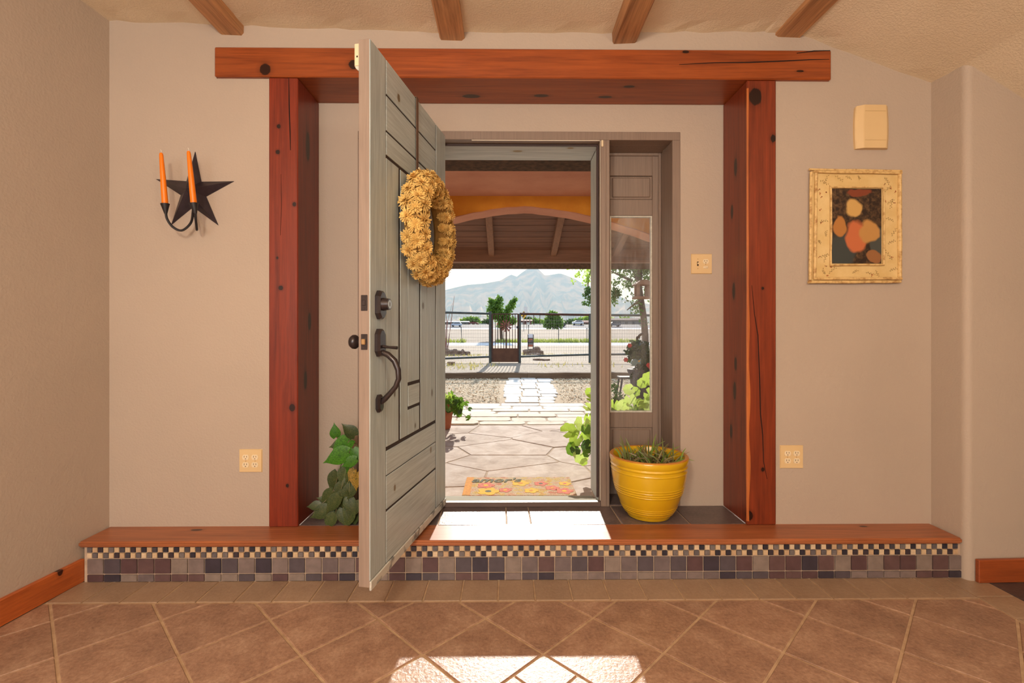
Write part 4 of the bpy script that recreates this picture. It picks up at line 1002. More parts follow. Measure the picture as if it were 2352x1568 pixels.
while y < YT - .02:
    dy = min(rng.uniform(.26, .42), YT - y)
    xl, xr_ = AX(1157 + (y - 7.1) * 2.2, y), AX(1284 - (y - 7.1) * 5.0, y); cuts = [xl + rng.uniform(-.05, .05), xl + (xr_ - xl) * .34 + rng.uniform(-.04, .04), xl + (xr_ - xl) * .66 + rng.uniform(-.04, .04), xr_ + rng.uniform(-.05, .05)]
    for a, b in zip(cuts, cuts[1:]):
        m = MB(); m.tile(stone_poly(a, b, y + rng.uniform(-.01, .01), y + dy, rng), EZ - .03, EZ + rng.uniform(-.006, .008), .006); apart(m, 'paver', PAVE, pa)
    y += dy; k += 1
SOILM = M('wood_chip_ground', srgb(196, 168, 128), srgb(150, 120, 84), rough=.95, scale=40, bump=.8, bscale=60)
m = MB(); m.box(-9, 9, 7.11, YT + .1, -.1, EZ - .018); m.box(-9, -3.4, -1, 7.08, -.1, EZ - .018); m.box(3.8, 9, -1, 7.08, -.1, EZ - .018)
struct(m.build('ground_garden', SOILM), 'brown wood chip garden bed beside the path')
m = MB(); CH = M('wood_chips', srgb(240, 218, 174), srgb(196, 162, 116), rough=.9, scale=60, lo=.4, hi=.6)
rng = random.Random(3); cnt = 0
while cnt < 9000:
    x, y = rng.uniform(-2.6, 3.6), rng.uniform(7.13, YT - .04)
    if AX(1150, y) - .02 < x < AX(1290 - (y - 7.1) * 5, y): continue
    cnt += 1; a = rng.uniform(0, 6.28); L, w_ = rng.uniform(.010, .030), rng.uniform(.004, .010); d = Vector((math.cos(a), math.sin(a), rng.uniform(-.5, .5))) * L; s_ = Vector((-math.sin(a), math.cos(a), rng.uniform(-.3, .3))) * w_
    p = Vector((x, y, EZ - .012 + rng.uniform(0, .012))); m.add([p - d - s_, p + d - s_, p + d + s_, p - d + s_], [(0, 1, 2, 3)])
o = m.build('wood_chips', CH); tag(o, 'scattered pale wood chips covering the garden bed', 'wood chips', kind='stuff')
TIE = wood('old_timber', srgb(78, 58, 40), srgb(132, 104, 76), 0, .9, rough=.9, bump=.6)
xj = AX(1212, YT)
for a, b, lab in ((-6, xj - .001, 'weathered edging timber behind the wood chips on the gate side'), (xj + .001, 7, 'weathered edging timber behind the wood chips on the tree side')):
    m = MB(); n_ = 16; ring = []
    for i in range(n_ + 1):
        x = a + (b - a) * i / n_; j = lambda: rng.uniform(-.008, .008)
        ring += [(x, YT + j(), EZ - .05), (x, YT + j(), EZ + .115 + j()), (x, YT + .15 + j(), EZ + .12 + j()), (x, YT + .15, EZ - .05)]
    fs2 = [(0, 1, 2, 3), tuple(n_ * 4 + q for q in (3, 2, 1, 0))]
    for i in range(n_):
        for q in range(4): fs2.append((i * 4 + q, i * 4 + (q + 1) % 4, i * 4 + 4 + (q + 1) % 4, i * 4 + 4 + q))
    m.add(ring, fs2); tag(m.build('edging_timber', TIE), lab, 'timber', 'edging timbers')
# doormat
dm0, dm1 = onz(1066, 1138, EZ + .008), onz(1307, 1097, EZ + .008)
MX0, MX1, MY0, MY1 = onz(1073, 1097, EZ).x, onz(1307, 1097, EZ).x, 3.05, onz(1200, 1097, EZ + .008).y
mt = thing('doormat', 'colourful floral coir doormat lying outside the threshold', 'doormat', ((MX0 + MX1) / 2, (MY0 + MY1) / 2, EZ))
def mat_mat():
    t = NT('mat_print'); co = t.coord()
    n1 = t.noise(co, 16, 2, .5)
    c = t.ramp(n1, [(.30, srgb(196, 96, 70)), (.40, srgb(222, 172, 140)), (.52, srgb(206, 188, 160)), (.62, srgb(224, 184, 60)), (.74, srgb(206, 124, 90))])
    c = t.mix(.4, c, t.ramp(t.noise(co, 160, 3), [(.35, srgb(120, 84, 54)), (.65, srgb(236, 214, 180))]))
    t.bump(t.noise(co, 300, 2), .8, .004)
    return t.fin(c, .95, .1)
m = MB(); m.box(MX0, MX1, MY0, MY1, EZ + .002, EZ + .014); apart(m, 'mat_body', mat_mat(), mt, bevel=.003)
TAN = M('mat_border', srgb(220, 152, 50), srgb(196, 124, 36), rough=.95, scale=60)
m = MB(); m.box(MX0 + .002, MX0 + .05, MY0 + .01, MY1 - .003, EZ + .0142, EZ + .0150); apart(m, 'border_print', TAN, mt)
def flower_print(x, y, r_, col, ctr):
    m = MB(); n_ = 30; P = [(x + r_ * (.72 + .28 * abs(math.cos(2.5 * a))) * math.cos(a), y + r_ * (.72 + .28 * abs(math.cos(2.5 * a))) * math.sin(a)) for a in [2 * math.pi * k / n_ for k in range(n_)]]
    m.prism(P, EZ + .0143, EZ + .0153); o = apart(m, 'flower_print', col, mt)
    m = MB(); m.prism([(x + r_ * .28 * math.cos(k), y + r_ * .28 * math.sin(k)) for k in [i * math.pi / 6 for i in range(12)]], EZ + .0150, EZ + .0158); apart(m, 'flower_centre', ctr, mt)
YF = M('yellow_print', srgb(232, 186, 30), srgb(222, 164, 30), rough=.95, scale=80); RF = M('red_flower_print', srgb(196, 82, 62), srgb(214, 130, 100), rough=.95, scale=80)
DKP = M('dark_print', srgb(84, 78, 60), srgb(104, 112, 84), rough=.95, scale=60); GNP = M('green_print', srgb(166, 176, 130), srgb(140, 150, 104), rough=.95, scale=60)
def mp_(px, py): q = onz(px, py, EZ + .015); return q.x, q.y
for px, py, r_, col, ctr in ((1121, 1131, .075, YF, DKP), (1116, 1114, .062, RF, YF), (1195, 1109, .062, YF, TAN), (1296, 1127, .060, RF, YF), (1242, 1110, .05, RF, DKP), (1297, 1110, .045, YF, RF), (1160, 1125, .045, RF, YF), (1220, 1126, .05, YF, TAN), (1268, 1120, .05, RF, TAN)):
    x, y = mp_(px, py); x = min(max(x, MX0 + r_ + .01), MX1 - r_); y = min(max(y, MY0 + r_ + .003), MY1 - r_); flower_print(x, y, r_, col, ctr)
tcv = bpy.data.curves.new('lettering', 'FONT'); tcv.body = "amor's"; tcv.size = .125; tcv.extrude = .0006; tcv.shear = .25; tcv.offset = .0025
to = bpy.data.objects.new('lettering', tcv); COL.objects.link(to); bpy.context.view_layer.update()
tme = bpy.data.meshes.new_from_object(to); bpy.data.objects.remove(to); tme.materials.append(DKP)
lo_ = link('lettering', tme, mt); x, y = mp_(1082, 1107); lo_.location = (x - mt.location.x, y - mt.location.y, .0162)
lo_['kind'] = 'stuff'

# ------------------------------------------------------------------ terrain beyond the garden
def py_z(py, Y): return CAMZ + (HORIZON - py) * Y / F
TP = [(10.92, EZ + .10), (14.2, py_z(833, 14.2)), (20, py_z(815, 20)), (28, py_z(801, 28)), (35, py_z(793, 35)), (38.5, py_z(787, 38.5)), (60, py_z(770, 60)), (85, py_z(761, 85)), (178, py_z(755.5, 178)),
      (182, py_z(752.5, 182)), (205, py_z(745.5, 205)), (212, py_z(745, 212)), (300, py_z(745, 300)), (900, py_z(744.5, 900)), (3600, py_z(744, 3600))]
def tz(Y):
    for (a, za_), (b, zb_) in zip(TP, TP[1:]):
        if Y <= b: return za_ + (zb_ - za_) * (Y - a) / (b - a)
    return TP[-1][1]
def strip(name, Ya, Yb, mat, lab, half=None, lift=0.0):
    ys_ = sorted(set([Ya, Yb] + [p[0] for p in TP if Ya < p[0] < Yb])); m = MB(); vs2 = []
    for y in ys_:
        h_ = half or (6 + y * 1.2); vs2 += [(-h_, y, tz(y) + lift), (h_, y, tz(y) + lift)]
    m.add(vs2, [(2 * i, 2 * i + 1, 2 * i + 3, 2 * i + 2) for i in range(len(ys_) - 1)])
    return struct(m.build(name, mat), lab)
GRAV = M('gravel_yard', srgb(178, 156, 128), srgb(136, 114, 90), rough=.95, scale=16, bump=.6, bscale=40)
DRY = M('dry_field', srgb(160, 138, 114), srgb(126, 106, 84), rough=.95, scale=1.2, stretch=(.4, 1, 1))
WALK = M('pale_concrete', srgb(226, 222, 214), srgb(214, 210, 200), rough=.9, scale=1)
ROAD = M('asphalt', srgb(120, 116, 114), srgb(104, 102, 102), rough=.9, scale=.5)
FAR = M('far_plain', srgb(150, 150, 110), srgb(170, 158, 124), rough=1, scale=.02)
strip('ground_yard', 10.90, 35, GRAV, 'tan gravel yard around the fence')
strip('floor_sidewalk', 35, 38.5, WALK, 'pale concrete sidewalk beyond the fence', lift=.0)
strip('ground_field', 38.5, 178, DRY, 'dry brown field between sidewalk and road')
strip('floor_kerb', 178, 181.5, WALK, 'pale road kerb')
strip('ground_road', 181.5, 206, ROAD, 'grey asphalt road in the distance')
strip('ground_plain', 206, 3600, FAR, 'distant plain below the mountain')
# grass tufts and weeds (uncountable)
def tufts(name, lab, spots, mat, n_each, h_, spread, seed):
    rng = random.Random(seed); m = MB()
    for px, py, Y, wd in spots:
        c_ = at(px, py, Y)
        for k in range(n_each):
            x = c_.x + rng.uniform(-1, 1) * wd; y = Y + rng.uniform(-1, 1) * spread; z = tz(y); hh = h_ * rng.uniform(.4, 1.1); a = rng.uniform(-.5, .5); w_ = hh * .10
            m.add([(x - w_, y, z), (x + w_, y, z), (x + a * hh, y + rng.uniform(-.2, .2) * hh, z + hh)], [(0, 1, 2)])
    tag(m.build(name, mat), lab, 'grass', kind='stuff')
GR1 = leaf_mat('sunlit_grass', srgb(176, 184, 78), srgb(140, 158, 62), .4); GR2 = leaf_mat('dry_grass', srgb(190, 176, 104), srgb(156, 150, 78), .4)
tufts('weed_grass', 'bright green weeds growing along the sidewalk edge', [(1035, 784, 39.5, 1.2), (1165, 783, 39.5, .9), (1272, 782, 39.5, 1.6), (1300, 782, 39.5, 1.0), (1325, 781, 39.6, 1.5), (1350, 782, 39.6, .6), (1240, 782, 39.8, 1.5), (1420, 782, 39.6, 1.6)], GR1, 220, .34, .8, 4)
tufts('yard_weeds', 'low yellow green weeds growing near the rocks in the yard', [(1195, 812, 21, .5), (1252, 815, 19.6, 1.0), (1290, 815, 19.8, 1.4), (1110, 816, 19.5, .8), (1060, 818, 19, .7), (1050, 842, 12.4, .6), (1080, 838, 13.2, .8), (1320, 838, 13.2, 1.2)], GR2, 90, .10, .7, 6)

# ------------------------------------------------------------------ fence and gate
FEN = M('grey_green_pipe', srgb(74, 80, 74), srgb(60, 64, 60), rough=.6, scale=8); RUST = M('rusty_pipe', srgb(88, 52, 34), srgb(64, 38, 26), rough=.8, scale=14)
WIRE = M('fence_wire', srgb(150, 144, 136), rough=.5, metal=.5)
YFn = 14.2; zg = tz(YFn)
def fence(name, lab, px_posts, rails_top, rails_bot, toprailmat, spacing=.05):
    x0_, x1_ = AX(px_posts[0], YFn), AX(px_posts[-1], YFn)
    f_ = thing(name, lab, 'fence', (x0_, YFn, zg), 0, 'pipe and wire fence panels')
    for p in px_posts[0 if name == 'x' else 0:]:
        x = AX(p, YFn); zt = AZ(p, (rails_top[0] + rails_top[1]) / 2, YFn)
        o = MB().tube([(x, YFn, zg - .1), (x, YFn, zt + .02)], .042, 10).build('post', FEN, None, smooth=True); fix(o, f_)
    for (ya, yb_), mt_, nm, r_ in ((rails_top, toprailmat, 'top_rail', .034), (rails_bot, FEN, 'bottom_rail', .030)):
        o = MB().tube([at(px_posts[0], ya, YFn), at(px_posts[-1], yb_, YFn)], r_, 10).build(nm, mt_, None, smooth=True); fix(o, f_)
    m = MB(); zt, zb_ = AZ(1176, max(rails_top), YFn), AZ(1176, 829, YFn); x = x0_ + .04; t_ = .0022
    while x < x1_ - .02: m.box(x - t_, x + t_, YFn + .04, YFn + .04 + 2 * t_, zb_, zt); x += spacing
    z = zb_
    while z < zt: m.box(x0_, x1_, YFn + .045, YFn + .045 + 2 * t_, z - t_, z + t_); z += .10
    o = m.build('wire_mesh', WIRE, None); o['kind'] = 'stuff'; fix(o, f_)
fence('wire_fence', 'grey pipe and wire fence panel on the hinge side of the rusty gate', [900, 1126], (714, 720), (828, 819), FEN)
fence('wire_fence', 'grey pipe and wire fence panel running on beyond the leafless sapling', [330, 600, 893], (711, 714), (829, 828), FEN)
fence('wire_fence', 'pipe and wire fence panel with rusty top rail beyond the gate latch', [1193.5, 1355], (720.5, 723), (818.5, 814), RUST)
fence('wire_fence', 'grey pipe and wire fence panel seen behind the shade tree', [1362, 1560, 1900], (723, 726), (814, 810), FEN)
gt = thing('garden_gate', 'rusty brown metal gate with upright bars and a solid lower plate', 'gate', (AX(1160, YFn), YFn - .05, zg))
gx0, gx1 = AX(1131, YFn), AX(1190, YFn)
def gz(py): return AZ(1160, py, YFn)
for x in (gx0, gx1):
    o = MB().tube([(x, YFn - .03, gz(831)), (x, YFn - .03, gz(721))], .022, 8).build('gate_stile', RUST, None, smooth=True); fix(o, gt)
o = MB().tube([(gx0, YFn - .03, gz(721)), (gx1, YFn - .03, gz(721))], .016, 8).build('gate_rail', RUST, None, smooth=True); fix(o, gt)
for k in range(1, 9):
    x = gx0 + (gx1 - gx0) * k / 9; o = MB().tube([(x, YFn - .03, gz(800)), (x, YFn - .03, gz(721))], .010, 6).build('gate_bar', RUST, None); fix(o, gt)
m = MB(); m.box(gx0, gx1, YFn - .04, YFn - .025, gz(831), gz(799.5)); apart(m, 'gate_plate', M('rust_plate', srgb(104, 66, 42), srgb(88, 54, 34), rough=.85, scale=5), gt, bevel=.002)
m = MB(); m.box(gx1 - .05, gx1 + .008, YFn - .06, YFn - .01, gz(754), gz(749)); apart(m, 'gate_latch', STEEL, gt, bevel=.004)
# steel T posts further out
for px, y0_, y1_, Y, lab in ((1061, 751, 784, 38.9, 'thin steel post leaning in the field near the parked car'), (1283, 751, 777, 38.9, 'thin steel post in the field near the round bush'), (1348, 753, 776, 38.9, 'thin steel post in the field near the maroon shed'), (1214, 746, 770, 38.9, 'thin steel post behind the small yard sign'), (1142, 742, 785, 38.9, 'thin steel post with an orange tag behind the gate')):
    a, b = at(px, y1_, Y), at(px - (2 if px == 1061 else 0), y0_, Y); o = thing('steel_post', lab, 'post', a, 0, 'steel field posts'); a.z = tz(Y) - .05
    q = MB().tube([a, b], .028, 5).build('post_shaft', FEN, None); fix(q, o)
    m = MB(); m.box(b.x - .05, b.x + .05, Y - .02, Y + .02, b.z - .10, b.z); apart(m, 'post_cap', M('orange_tag', srgb(222, 130, 60), rough=.6) if px == 1142 else WIRE, o)

# ------------------------------------------------------------------ trees and shrubs
BARK = M('tree_bark', srgb(120, 104, 88), srgb(84, 70, 58), rough=.95, scale=20, stretch=(1, 1, .2), bump=.6, bscale=30)
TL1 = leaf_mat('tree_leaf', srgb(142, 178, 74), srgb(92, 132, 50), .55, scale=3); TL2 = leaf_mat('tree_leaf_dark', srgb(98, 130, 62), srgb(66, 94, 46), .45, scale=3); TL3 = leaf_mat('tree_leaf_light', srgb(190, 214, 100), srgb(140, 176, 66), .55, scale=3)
def leafcloud(blobs, n_, size, seed, droop=0):
    rng = random.Random(seed); m = MB(); tot = sum(b[1][0] * b[1][2] for b in blobs)
    for c_, r_ in blobs:
        for k in range(int(n_ * r_[0] * r_[2] / tot)):
            v = Vector((rng.gauss(0, 1), rng.gauss(0, 1), rng.gauss(0, 1))).normalized() * rng.random() ** .45
            p = Vector((c_[0] + v.x * r_[0], c_[1] + v.y * r_[1], c_[2] + v.z * r_[2])); s_ = size * rng.uniform(.6, 1.3)
            d = Vector((rng.uniform(-1, 1), rng.uniform(-1, 1), rng.uniform(-1, 1) - droop)).normalized(); q = d.cross(Vector((rng.uniform(-1, 1), rng.uniform(-1, 1), rng.uniform(-1, 1)))).normalized()
            m.add([p, p + d * s_ * .45 + q * s_ * .3, p + d * s_, p + d * s_ * .45 - q * s_ * .3], [(0, 1, 2, 3)])
    return m
def ptree(name, lab, Y, trunk, blobs, n_, size, mat, seed, group='trees beyond the fence', depth=.8, cat='tree'):
    """trunk: list of pixel tracks (px, py) with radii; blobs: (px, py, rx_px, ry_px)"""
    k = Y / F; bx = at(trunk[0][0][0], 760, Y).x
    t_ = thing(name, lab, cat, (bx, Y, tz(Y)), 0, group)
    for tk, r_ in zip([t0[:-1] for t0 in trunk], [t0[-1] for t0 in trunk]):
        P = [at(a, b, Y) for a, b in tk]
        if tk is trunk[0][:-1] or tk[0] == trunk[0][0]: P[0].z = min(P[0].z, tz(Y) - .05)
        o = MB().tube(P, [r_ * (1 - .6 * i / (len(P) - 1)) for i in range(len(P))], 8).build('trunk', BARK, None, smooth=True); fix(o, t_)
    B = [((at(a, b, Y).x, Y, at(a, b, Y).z), (rx * k, rx * k * depth, ry * k)) for a, b, rx, ry in blobs]
    o = leafcloud(B, n_, size, seed).build('foliage', mat, None); o['kind'] = 'stuff'; fix(o, t_); return t_
ptree('mesquite_tree', 'bushy green tree with two lobes standing behind the gate', 46, [((1152, 765), (1150, 745), (1147, 720), (1140, 700), .16), ((1152, 750), (1160, 730), (1172, 700), .10)],
      [(1131, 712, 15, 14), (1146, 690, 9, 12), (1140, 702, 17, 16), (1150, 722, 20, 14), (1133, 728, 12, 8), (1168, 712, 9, 12), (1176, 698, 8, 12), (1183, 690, 5, 9), (1160, 735, 18, 14), (1178, 737, 10, 10), (1154, 745, 14, 9), (1128, 692, 8, 8)], 4200, .22, TL1, 31)
ptree('round_bush', 'rounded dark green bush standing behind the right fence panel', 168, [((1270, 756), (1270, 735), .25)], [(1270, 735, 17, 18), (1262, 742, 14, 12), (1280, 740, 13, 15), (1268, 722, 12, 8), (1258, 748, 10, 6), (1283, 748, 9, 6)], 2200, .95, TL1, 32)
for i, (px, py, rx, ry, lab) in enumerate(((1085, 736, 18, 9, 'low green tree behind the long white roofed shed'), (1068, 738, 9, 6, 'small green tree at the end of the long shed'), (1118, 740, 12, 7, 'small green tree behind the maroon barn'), (1232, 740, 8, 8, 'blue green tree behind the road beside the maroon house'), (1243, 742, 9, 7, 'low green tree near the power pole'),
                                          (1312, 741, 14, 7, 'pale green tree near the white parked car'), (1330, 739, 12, 8, 'green tree beside the maroon shed'), (1350, 733, 10, 6, 'green tree crown above the maroon shed'), (1212, 735, 9, 7, 'dark green tree behind the maroon house'), (1440, 738, 22, 9, 'wide green tree beyond the road behind the shade tree'), (1400, 738, 14, 8, 'green tree beyond the road beside the fence corner'))):
    ptree('distant_tree', lab, 250 + (i % 3) * 34 + i * .5, [((px, 752), (px, py), .3)], [(px, py, rx, ry), (px - rx * .4, py + ry * .3, rx * .6, ry * .7), (px + rx * .4, py + ry * .3, rx * .6, ry * .7)], 700, 1.6, (TL1, TL3, TL2)[i % 3], 40 + i)
# bare winter sapling at the far left
bt = thing('bare_sapling', 'leafless reddish sapling standing behind the left fence panel', 'tree', at(1028, 800, 24)); bt.location.z = tz(24)
rng = random.Random(9); BTM = M('red_twig', srgb(150, 104, 92), rough=.9)
for k in range(9):
    a = at(1026 + rng.uniform(-3, 3), 800, 24); a.z = tz(24); b = at(1026 + rng.uniform(-18, 22), rng.uniform(675, 730), 24 + rng.uniform(-.4, .4)); P = bez([a, a.lerp(b, .5) + Vector((rng.uniform(-.15, .15), 0, .1)), b], 4)
    o = MB().tube(P, [.018 - .014 * i / (len(P) - 1) for i in range(len(P))], 5).build('branch', BTM, None); fix(o, bt)

# the shade tree seen through the sidelight, its branches hang into the door view
YTr = 8.7; st = thing('shade_tree', 'leafy shade tree with grey trunk seen through the sidelight', 'tree', (AX(1482, YTr), YTr, EZ))
P = [at(1484, 905, YTr), at(1483, 840, YTr), at(1482, 770, YTr), at(1478, 725, YTr), at(1472, 690, YTr), at(1468, 655, YTr), at(1470, 610, YTr), at(1476, 560, YTr), at(1480, 500, YTr)]; P[0].z = EZ - .05
o = MB().tube(P, [.075, .066, .06, .058, .06, .05, .042, .035, .02], 12).build('trunk', BARK, None, smooth=True); fix(o, st)
br = [[(1468, 660), (1458, 630), (1446, 605), (1436, 570)], [(1452, 645), (1432, 636), (1415, 628), (1395, 620)], [(1470, 620), (1440, 570), (1380, 560), (1330, 580), (1305, 606)], [(1380, 560), (1365, 600), (1352, 640), (1350, 680)], [(1470, 690), (1455, 700), (1440, 712)], [(1474, 600), (1500, 560), (1540, 540)]]
for b in br:
    Pb = bez([at(a, c_, YTr - .1 + .1 * i) for i, (a, c_) in enumerate(b)], 5)
    o = MB().tube(Pb, [.026 - .018 * i / (len(Pb) - 1) for i in range(len(Pb))], 6).build('branch', BARK, None, smooth=True); fix(o, st)
k = YTr / F
bl = [(1425, 612, 22, 18), (1450, 618, 26, 24), (1480, 620, 26, 30), (1420, 645, 14, 10), (1445, 652, 18, 14), (1490, 660, 10, 30), (1462, 705, 13, 22), (1478, 740, 5, 8), (1455, 675, 6, 8), (1436, 690, 6, 8), (1500, 600, 40, 40), (1470, 570, 40, 30)]
B = [((at(a, b, YTr).x, YTr, at(a, b, YTr).z), (rx * k, .35, ry * k)) for a, b, rx, ry in bl]
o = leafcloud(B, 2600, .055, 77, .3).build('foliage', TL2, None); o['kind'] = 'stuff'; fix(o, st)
bl = [(1320, 606, 22, 5), (1340, 612, 18, 8), (1330, 628, 8, 7), (1350, 640, 7, 10), (1345, 650, 6, 5), (1352, 625, 8, 20), (1318, 645, 5, 5), (1312, 611, 8, 5)]
B = [((at(a, b, YTr).x, YTr + .1, at(a, b, YTr).z), (rx * k, .2, ry * k)) for a, b, rx, ry in bl]
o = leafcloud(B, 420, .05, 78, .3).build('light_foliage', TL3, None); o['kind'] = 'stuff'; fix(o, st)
bl = [(1347, 672, 9, 14), (1352, 690, 5, 14), (1340, 695, 5, 6), (1408, 675, 8, 26), (1416, 670, 8, 14), (1352, 665, 8, 10)]
B = [((at(a, b, YTr).x, YTr - .1, at(a, b, YTr).z), (rx * k, .12, ry * k)) for a, b, rx, ry in bl]
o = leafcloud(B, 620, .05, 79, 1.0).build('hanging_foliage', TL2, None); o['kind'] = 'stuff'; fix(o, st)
# bird feeder hanging in the tree
YBf = 8.2; bf = thing('bird_feeder', 'wooden bird feeder hanging in the shade tree', 'bird feeder', at(1476, 686, YBf))
FW = wood('feeder_wood', srgb(112, 78, 54), srgb(150, 110, 80), 0, 2, rough=.8)
c0 = at(1476, 684, YBf); kk = YBf / F
m = MB(); m.box(c0.x - 20 * kk, c0.x + 18 * kk, YBf - .13, YBf + .13, c0.z - 2 * kk, c0.z + 3 * kk); apart(m, 'tray', FW, bf, bevel=.004)
for dx in (-13, 11):
    m = MB(); m.box(c0.x + dx * kk - .022, c0.x + dx * kk + .022, YBf - .10, YBf - .06, c0.z + 3 * kk, c0.z + 29 * kk); apart(m, 'feeder_post', FW, bf, bevel=.003)
    m = MB(); m.box(c0.x + dx * kk - .022, c0.x + dx * kk + .022, YBf + .06, YBf + .10, c0.z + 3 * kk, c0.z + 29 * kk); apart(m, 'feeder_post', FW, bf, bevel=.003)
m = MB(); m.prism([(c0.x - 22 * kk, c0.z + 29 * kk), (c0.x + 20 * kk, c0.z + 29 * kk), (c0.x + 6 * kk, c0.z + 40 * kk), (c0.x - 8 * kk, c0.z + 40 * kk)], YBf - .15, YBf + .15, 'y'); apart(m, 'feeder_roof', FW, bf, bevel=.004)
m = MB(); m.tube([c0 + Vector((-.01, 0, 40 * kk)), c0 + Vector((-.01, 0, 90 * kk))], .004, 5); apart(m, 'hanging_wire', STEEL, bf)

# ------------------------------------------------------------------ potted plants by the porch
TERR = M('terracotta', srgb(168, 96, 62), srgb(146, 80, 52), rough=.85, scale=8)
def round_leaf(name, mat):
    m = MB(); n_ = 22; vs2 = [(.0, 0, 0)]
    for ring, f_ in ((1, .55), (2, 1.0)):
        for i in range(n_):
            a = R(18) + (2 * math.pi - R(36)) * i / (n_ - 1); w_ = 1 + (.07 * math.cos(7 * a) if ring == 2 else 0)
            vs2.append((-math.cos(a) * .5 * f_ * w_ , math.sin(a) * .5 * f_ * w_, .10 * f_ * f_ + (.03 * math.sin(5 * a) if ring == 2 else 0)))
    fs2 = [(0, 1 + i, 2 + i) for i in range(n_ - 1)] + [(1 + i, 1 + n_ + i, 2 + n_ + i, 2 + i) for i in range(n_ - 1)]
    return m.add(vs2, fs2).mesh(name, mat, smooth=True)
GL = [round_leaf('leaf', leaf_mat('geranium_leaf_%d' % i, c_, mul(c_, .8), .45)) for i, c_ in enumerate([srgb(176, 206, 84), srgb(196, 220, 120), srgb(104, 140, 50), srgb(70, 96, 48)])]
STEM = M('green_stem', srgb(130, 160, 74), rough=.6)
def geranium(name, lab, base, pot, leaves, seed, root_dz=.3):
    t_ = thing(name, lab, 'plant', base, 0, 'potted plants on the patio'); rng = random.Random(seed)
    r_, h_ = pot
    m = MB(); m.lathe([(r_ * .66, 0), (r_ * .70, .01), (r_ * .95, h_ * .8), (r_ * 1.06, h_ * .8), (r_ * 1.08, h_), (r_ * .96, h_), (r_ * .9, h_ * .86), (0, h_ * .85)], (0, 0, 0), 28); m.build('pot', TERR, t_, smooth=True)
    root = Vector((0, 0, h_ * .86)); P0 = Vector(base)
    for px, py, Y, s_, kd in leaves:
        p = at(px, py, Y) - P0
        nrm = Vector((rng.uniform(-.5, .3), -1 + rng.uniform(-.2, .4), rng.uniform(.1, .9))); d = Vector((rng.uniform(-1, 1), rng.uniform(-.3, .3), rng.uniform(-1, .5)))
        o = link('leaf', GL[kd], t_); set_leaf(o, p, d, nrm, s_)
        if rng.random() < .6: MB().tube(bez([root + Vector((rng.uniform(-.05, .05), rng.uniform(-.05, .05), 0)), root.lerp(p, .55) + Vector((0, 0, .03)), p + Vector((0, .004, 0))], 4), .0028, 5).build('stem', STEM, t_, smooth=True)
    return t_
gb = Vector((.80, 3.62, EZ + .004))
L = [(1306, 990, 3.55, .125, 0), (1338, 975, 3.60, .13, 1), (1325, 1008, 3.5, .12, 0), (1312, 1030, 3.5, .10, 2), (1345, 1005, 3.55, .10, 0), (1333, 1045, 3.48, .12, 1), (1350, 1025, 3.5, .10, 3), (1322, 1032, 3.46, .08, 3), (1347, 1040, 3.45, .06, 2), (1352, 958, 3.7, .09, 0), (1354, 990, 3.55, .09, 1),
     (1345, 985, 3.52, .08, 2), (1340, 1058, 3.5, .07, 0), (1356, 1010, 3.6, .1, 0), (1350, 935, 3.8, .08, 1), (1356, 915, 3.8, .08, 0), (1352, 900, 3.9, .07, 0)]
rng = random.Random(14)
for i in range(26): L.append((rng.uniform(1365, 1505), rng.uniform(915, 1040), rng.uniform(3.5, 3.8), rng.uniform(.08, .13), rng.choice((0, 0, 1, 2, 3))))
for px, py in ((1475, 880), (1490, 870), (1445, 895), (1462, 898), (1447, 915), (1468, 928), (1490, 905), (1430, 935), (1480, 940), (1410, 930), (1460, 945), (1440, 940), (1492, 925)): L.append((px, py, rng.uniform(3.55, 3.75), rng.uniform(.075, .105), rng.choice((0, 1, 1))))
geranium('potted_geranium', 'large bright leaved geranium in a terracotta pot just outside the door', gb, (.17, .26), L, 5)
# smaller plant on the other side of the path
lb = onz(1018, 984, EZ); lb = Vector((lb.x, lb.y, EZ + .004)); L = []
for i in range(60):
    L.append((1022 + rng.gauss(8, 18), 930 + rng.gauss(0, 11), lb.y + rng.uniform(-.2, .15), rng.uniform(.045, .075), rng.choice((0, 2, 2, 3))))
for px, py in ((1052, 925), (1058, 935), (1045, 940), (1048, 918), (1038, 912), (1040, 930), (1060, 928), (1050, 945), (1030, 918), (1033, 940), (1044, 932), (1055, 942)): L.append((px, py, lb.y - .1, .07, 2))
geranium('potted_plant', 'small leafy green plant in a terracotta pot beside the open door view', lb, (.115, .27), L, 8)
# tall planter with trailing dark plant seen low through the sidelight
pb2 = Vector((AX(1480, 6.6), 6.6, EZ)); tp_ = thing('tall_planter', 'dark trailing plant in a tall planter seen through the sidelight', 'plant', pb2)
m = MB(); m.lathe([(.14, 0), (.15, .02), (.20, .45), (.23, .50), (.23, .53), (.20, .53), (.0, .50)], (0, 0, 0), 24); m.build('pot', M('dark_planter', srgb(58, 56, 62), srgb(44, 42, 48), rough=.6, scale=8), tp_, smooth=True)
k2 = 6.5 / F
B = [((at(a, b, 6.5).x - pb2.x, -.1, at(a, b, 6.5).z - EZ), (rx * k2, .2, ry * k2)) for a, b, rx, ry in ((1470, 800, 20, 22), (1458, 815, 18, 14), (1478, 830, 18, 20), (1472, 860, 20, 22), (1490, 850, 12, 40), (1462, 790, 14, 8), (1450, 805, 10, 8))]
o = leafcloud(B, 1500, .07, 91, .5).build('foliage', leaf_mat('planter_leaf', srgb(66, 92, 48), srgb(44, 62, 40), .3, scale=4), tp_); o['kind'] = 'stuff'
FLR = M('red_blossom', srgb(206, 60, 50), rough=.6)
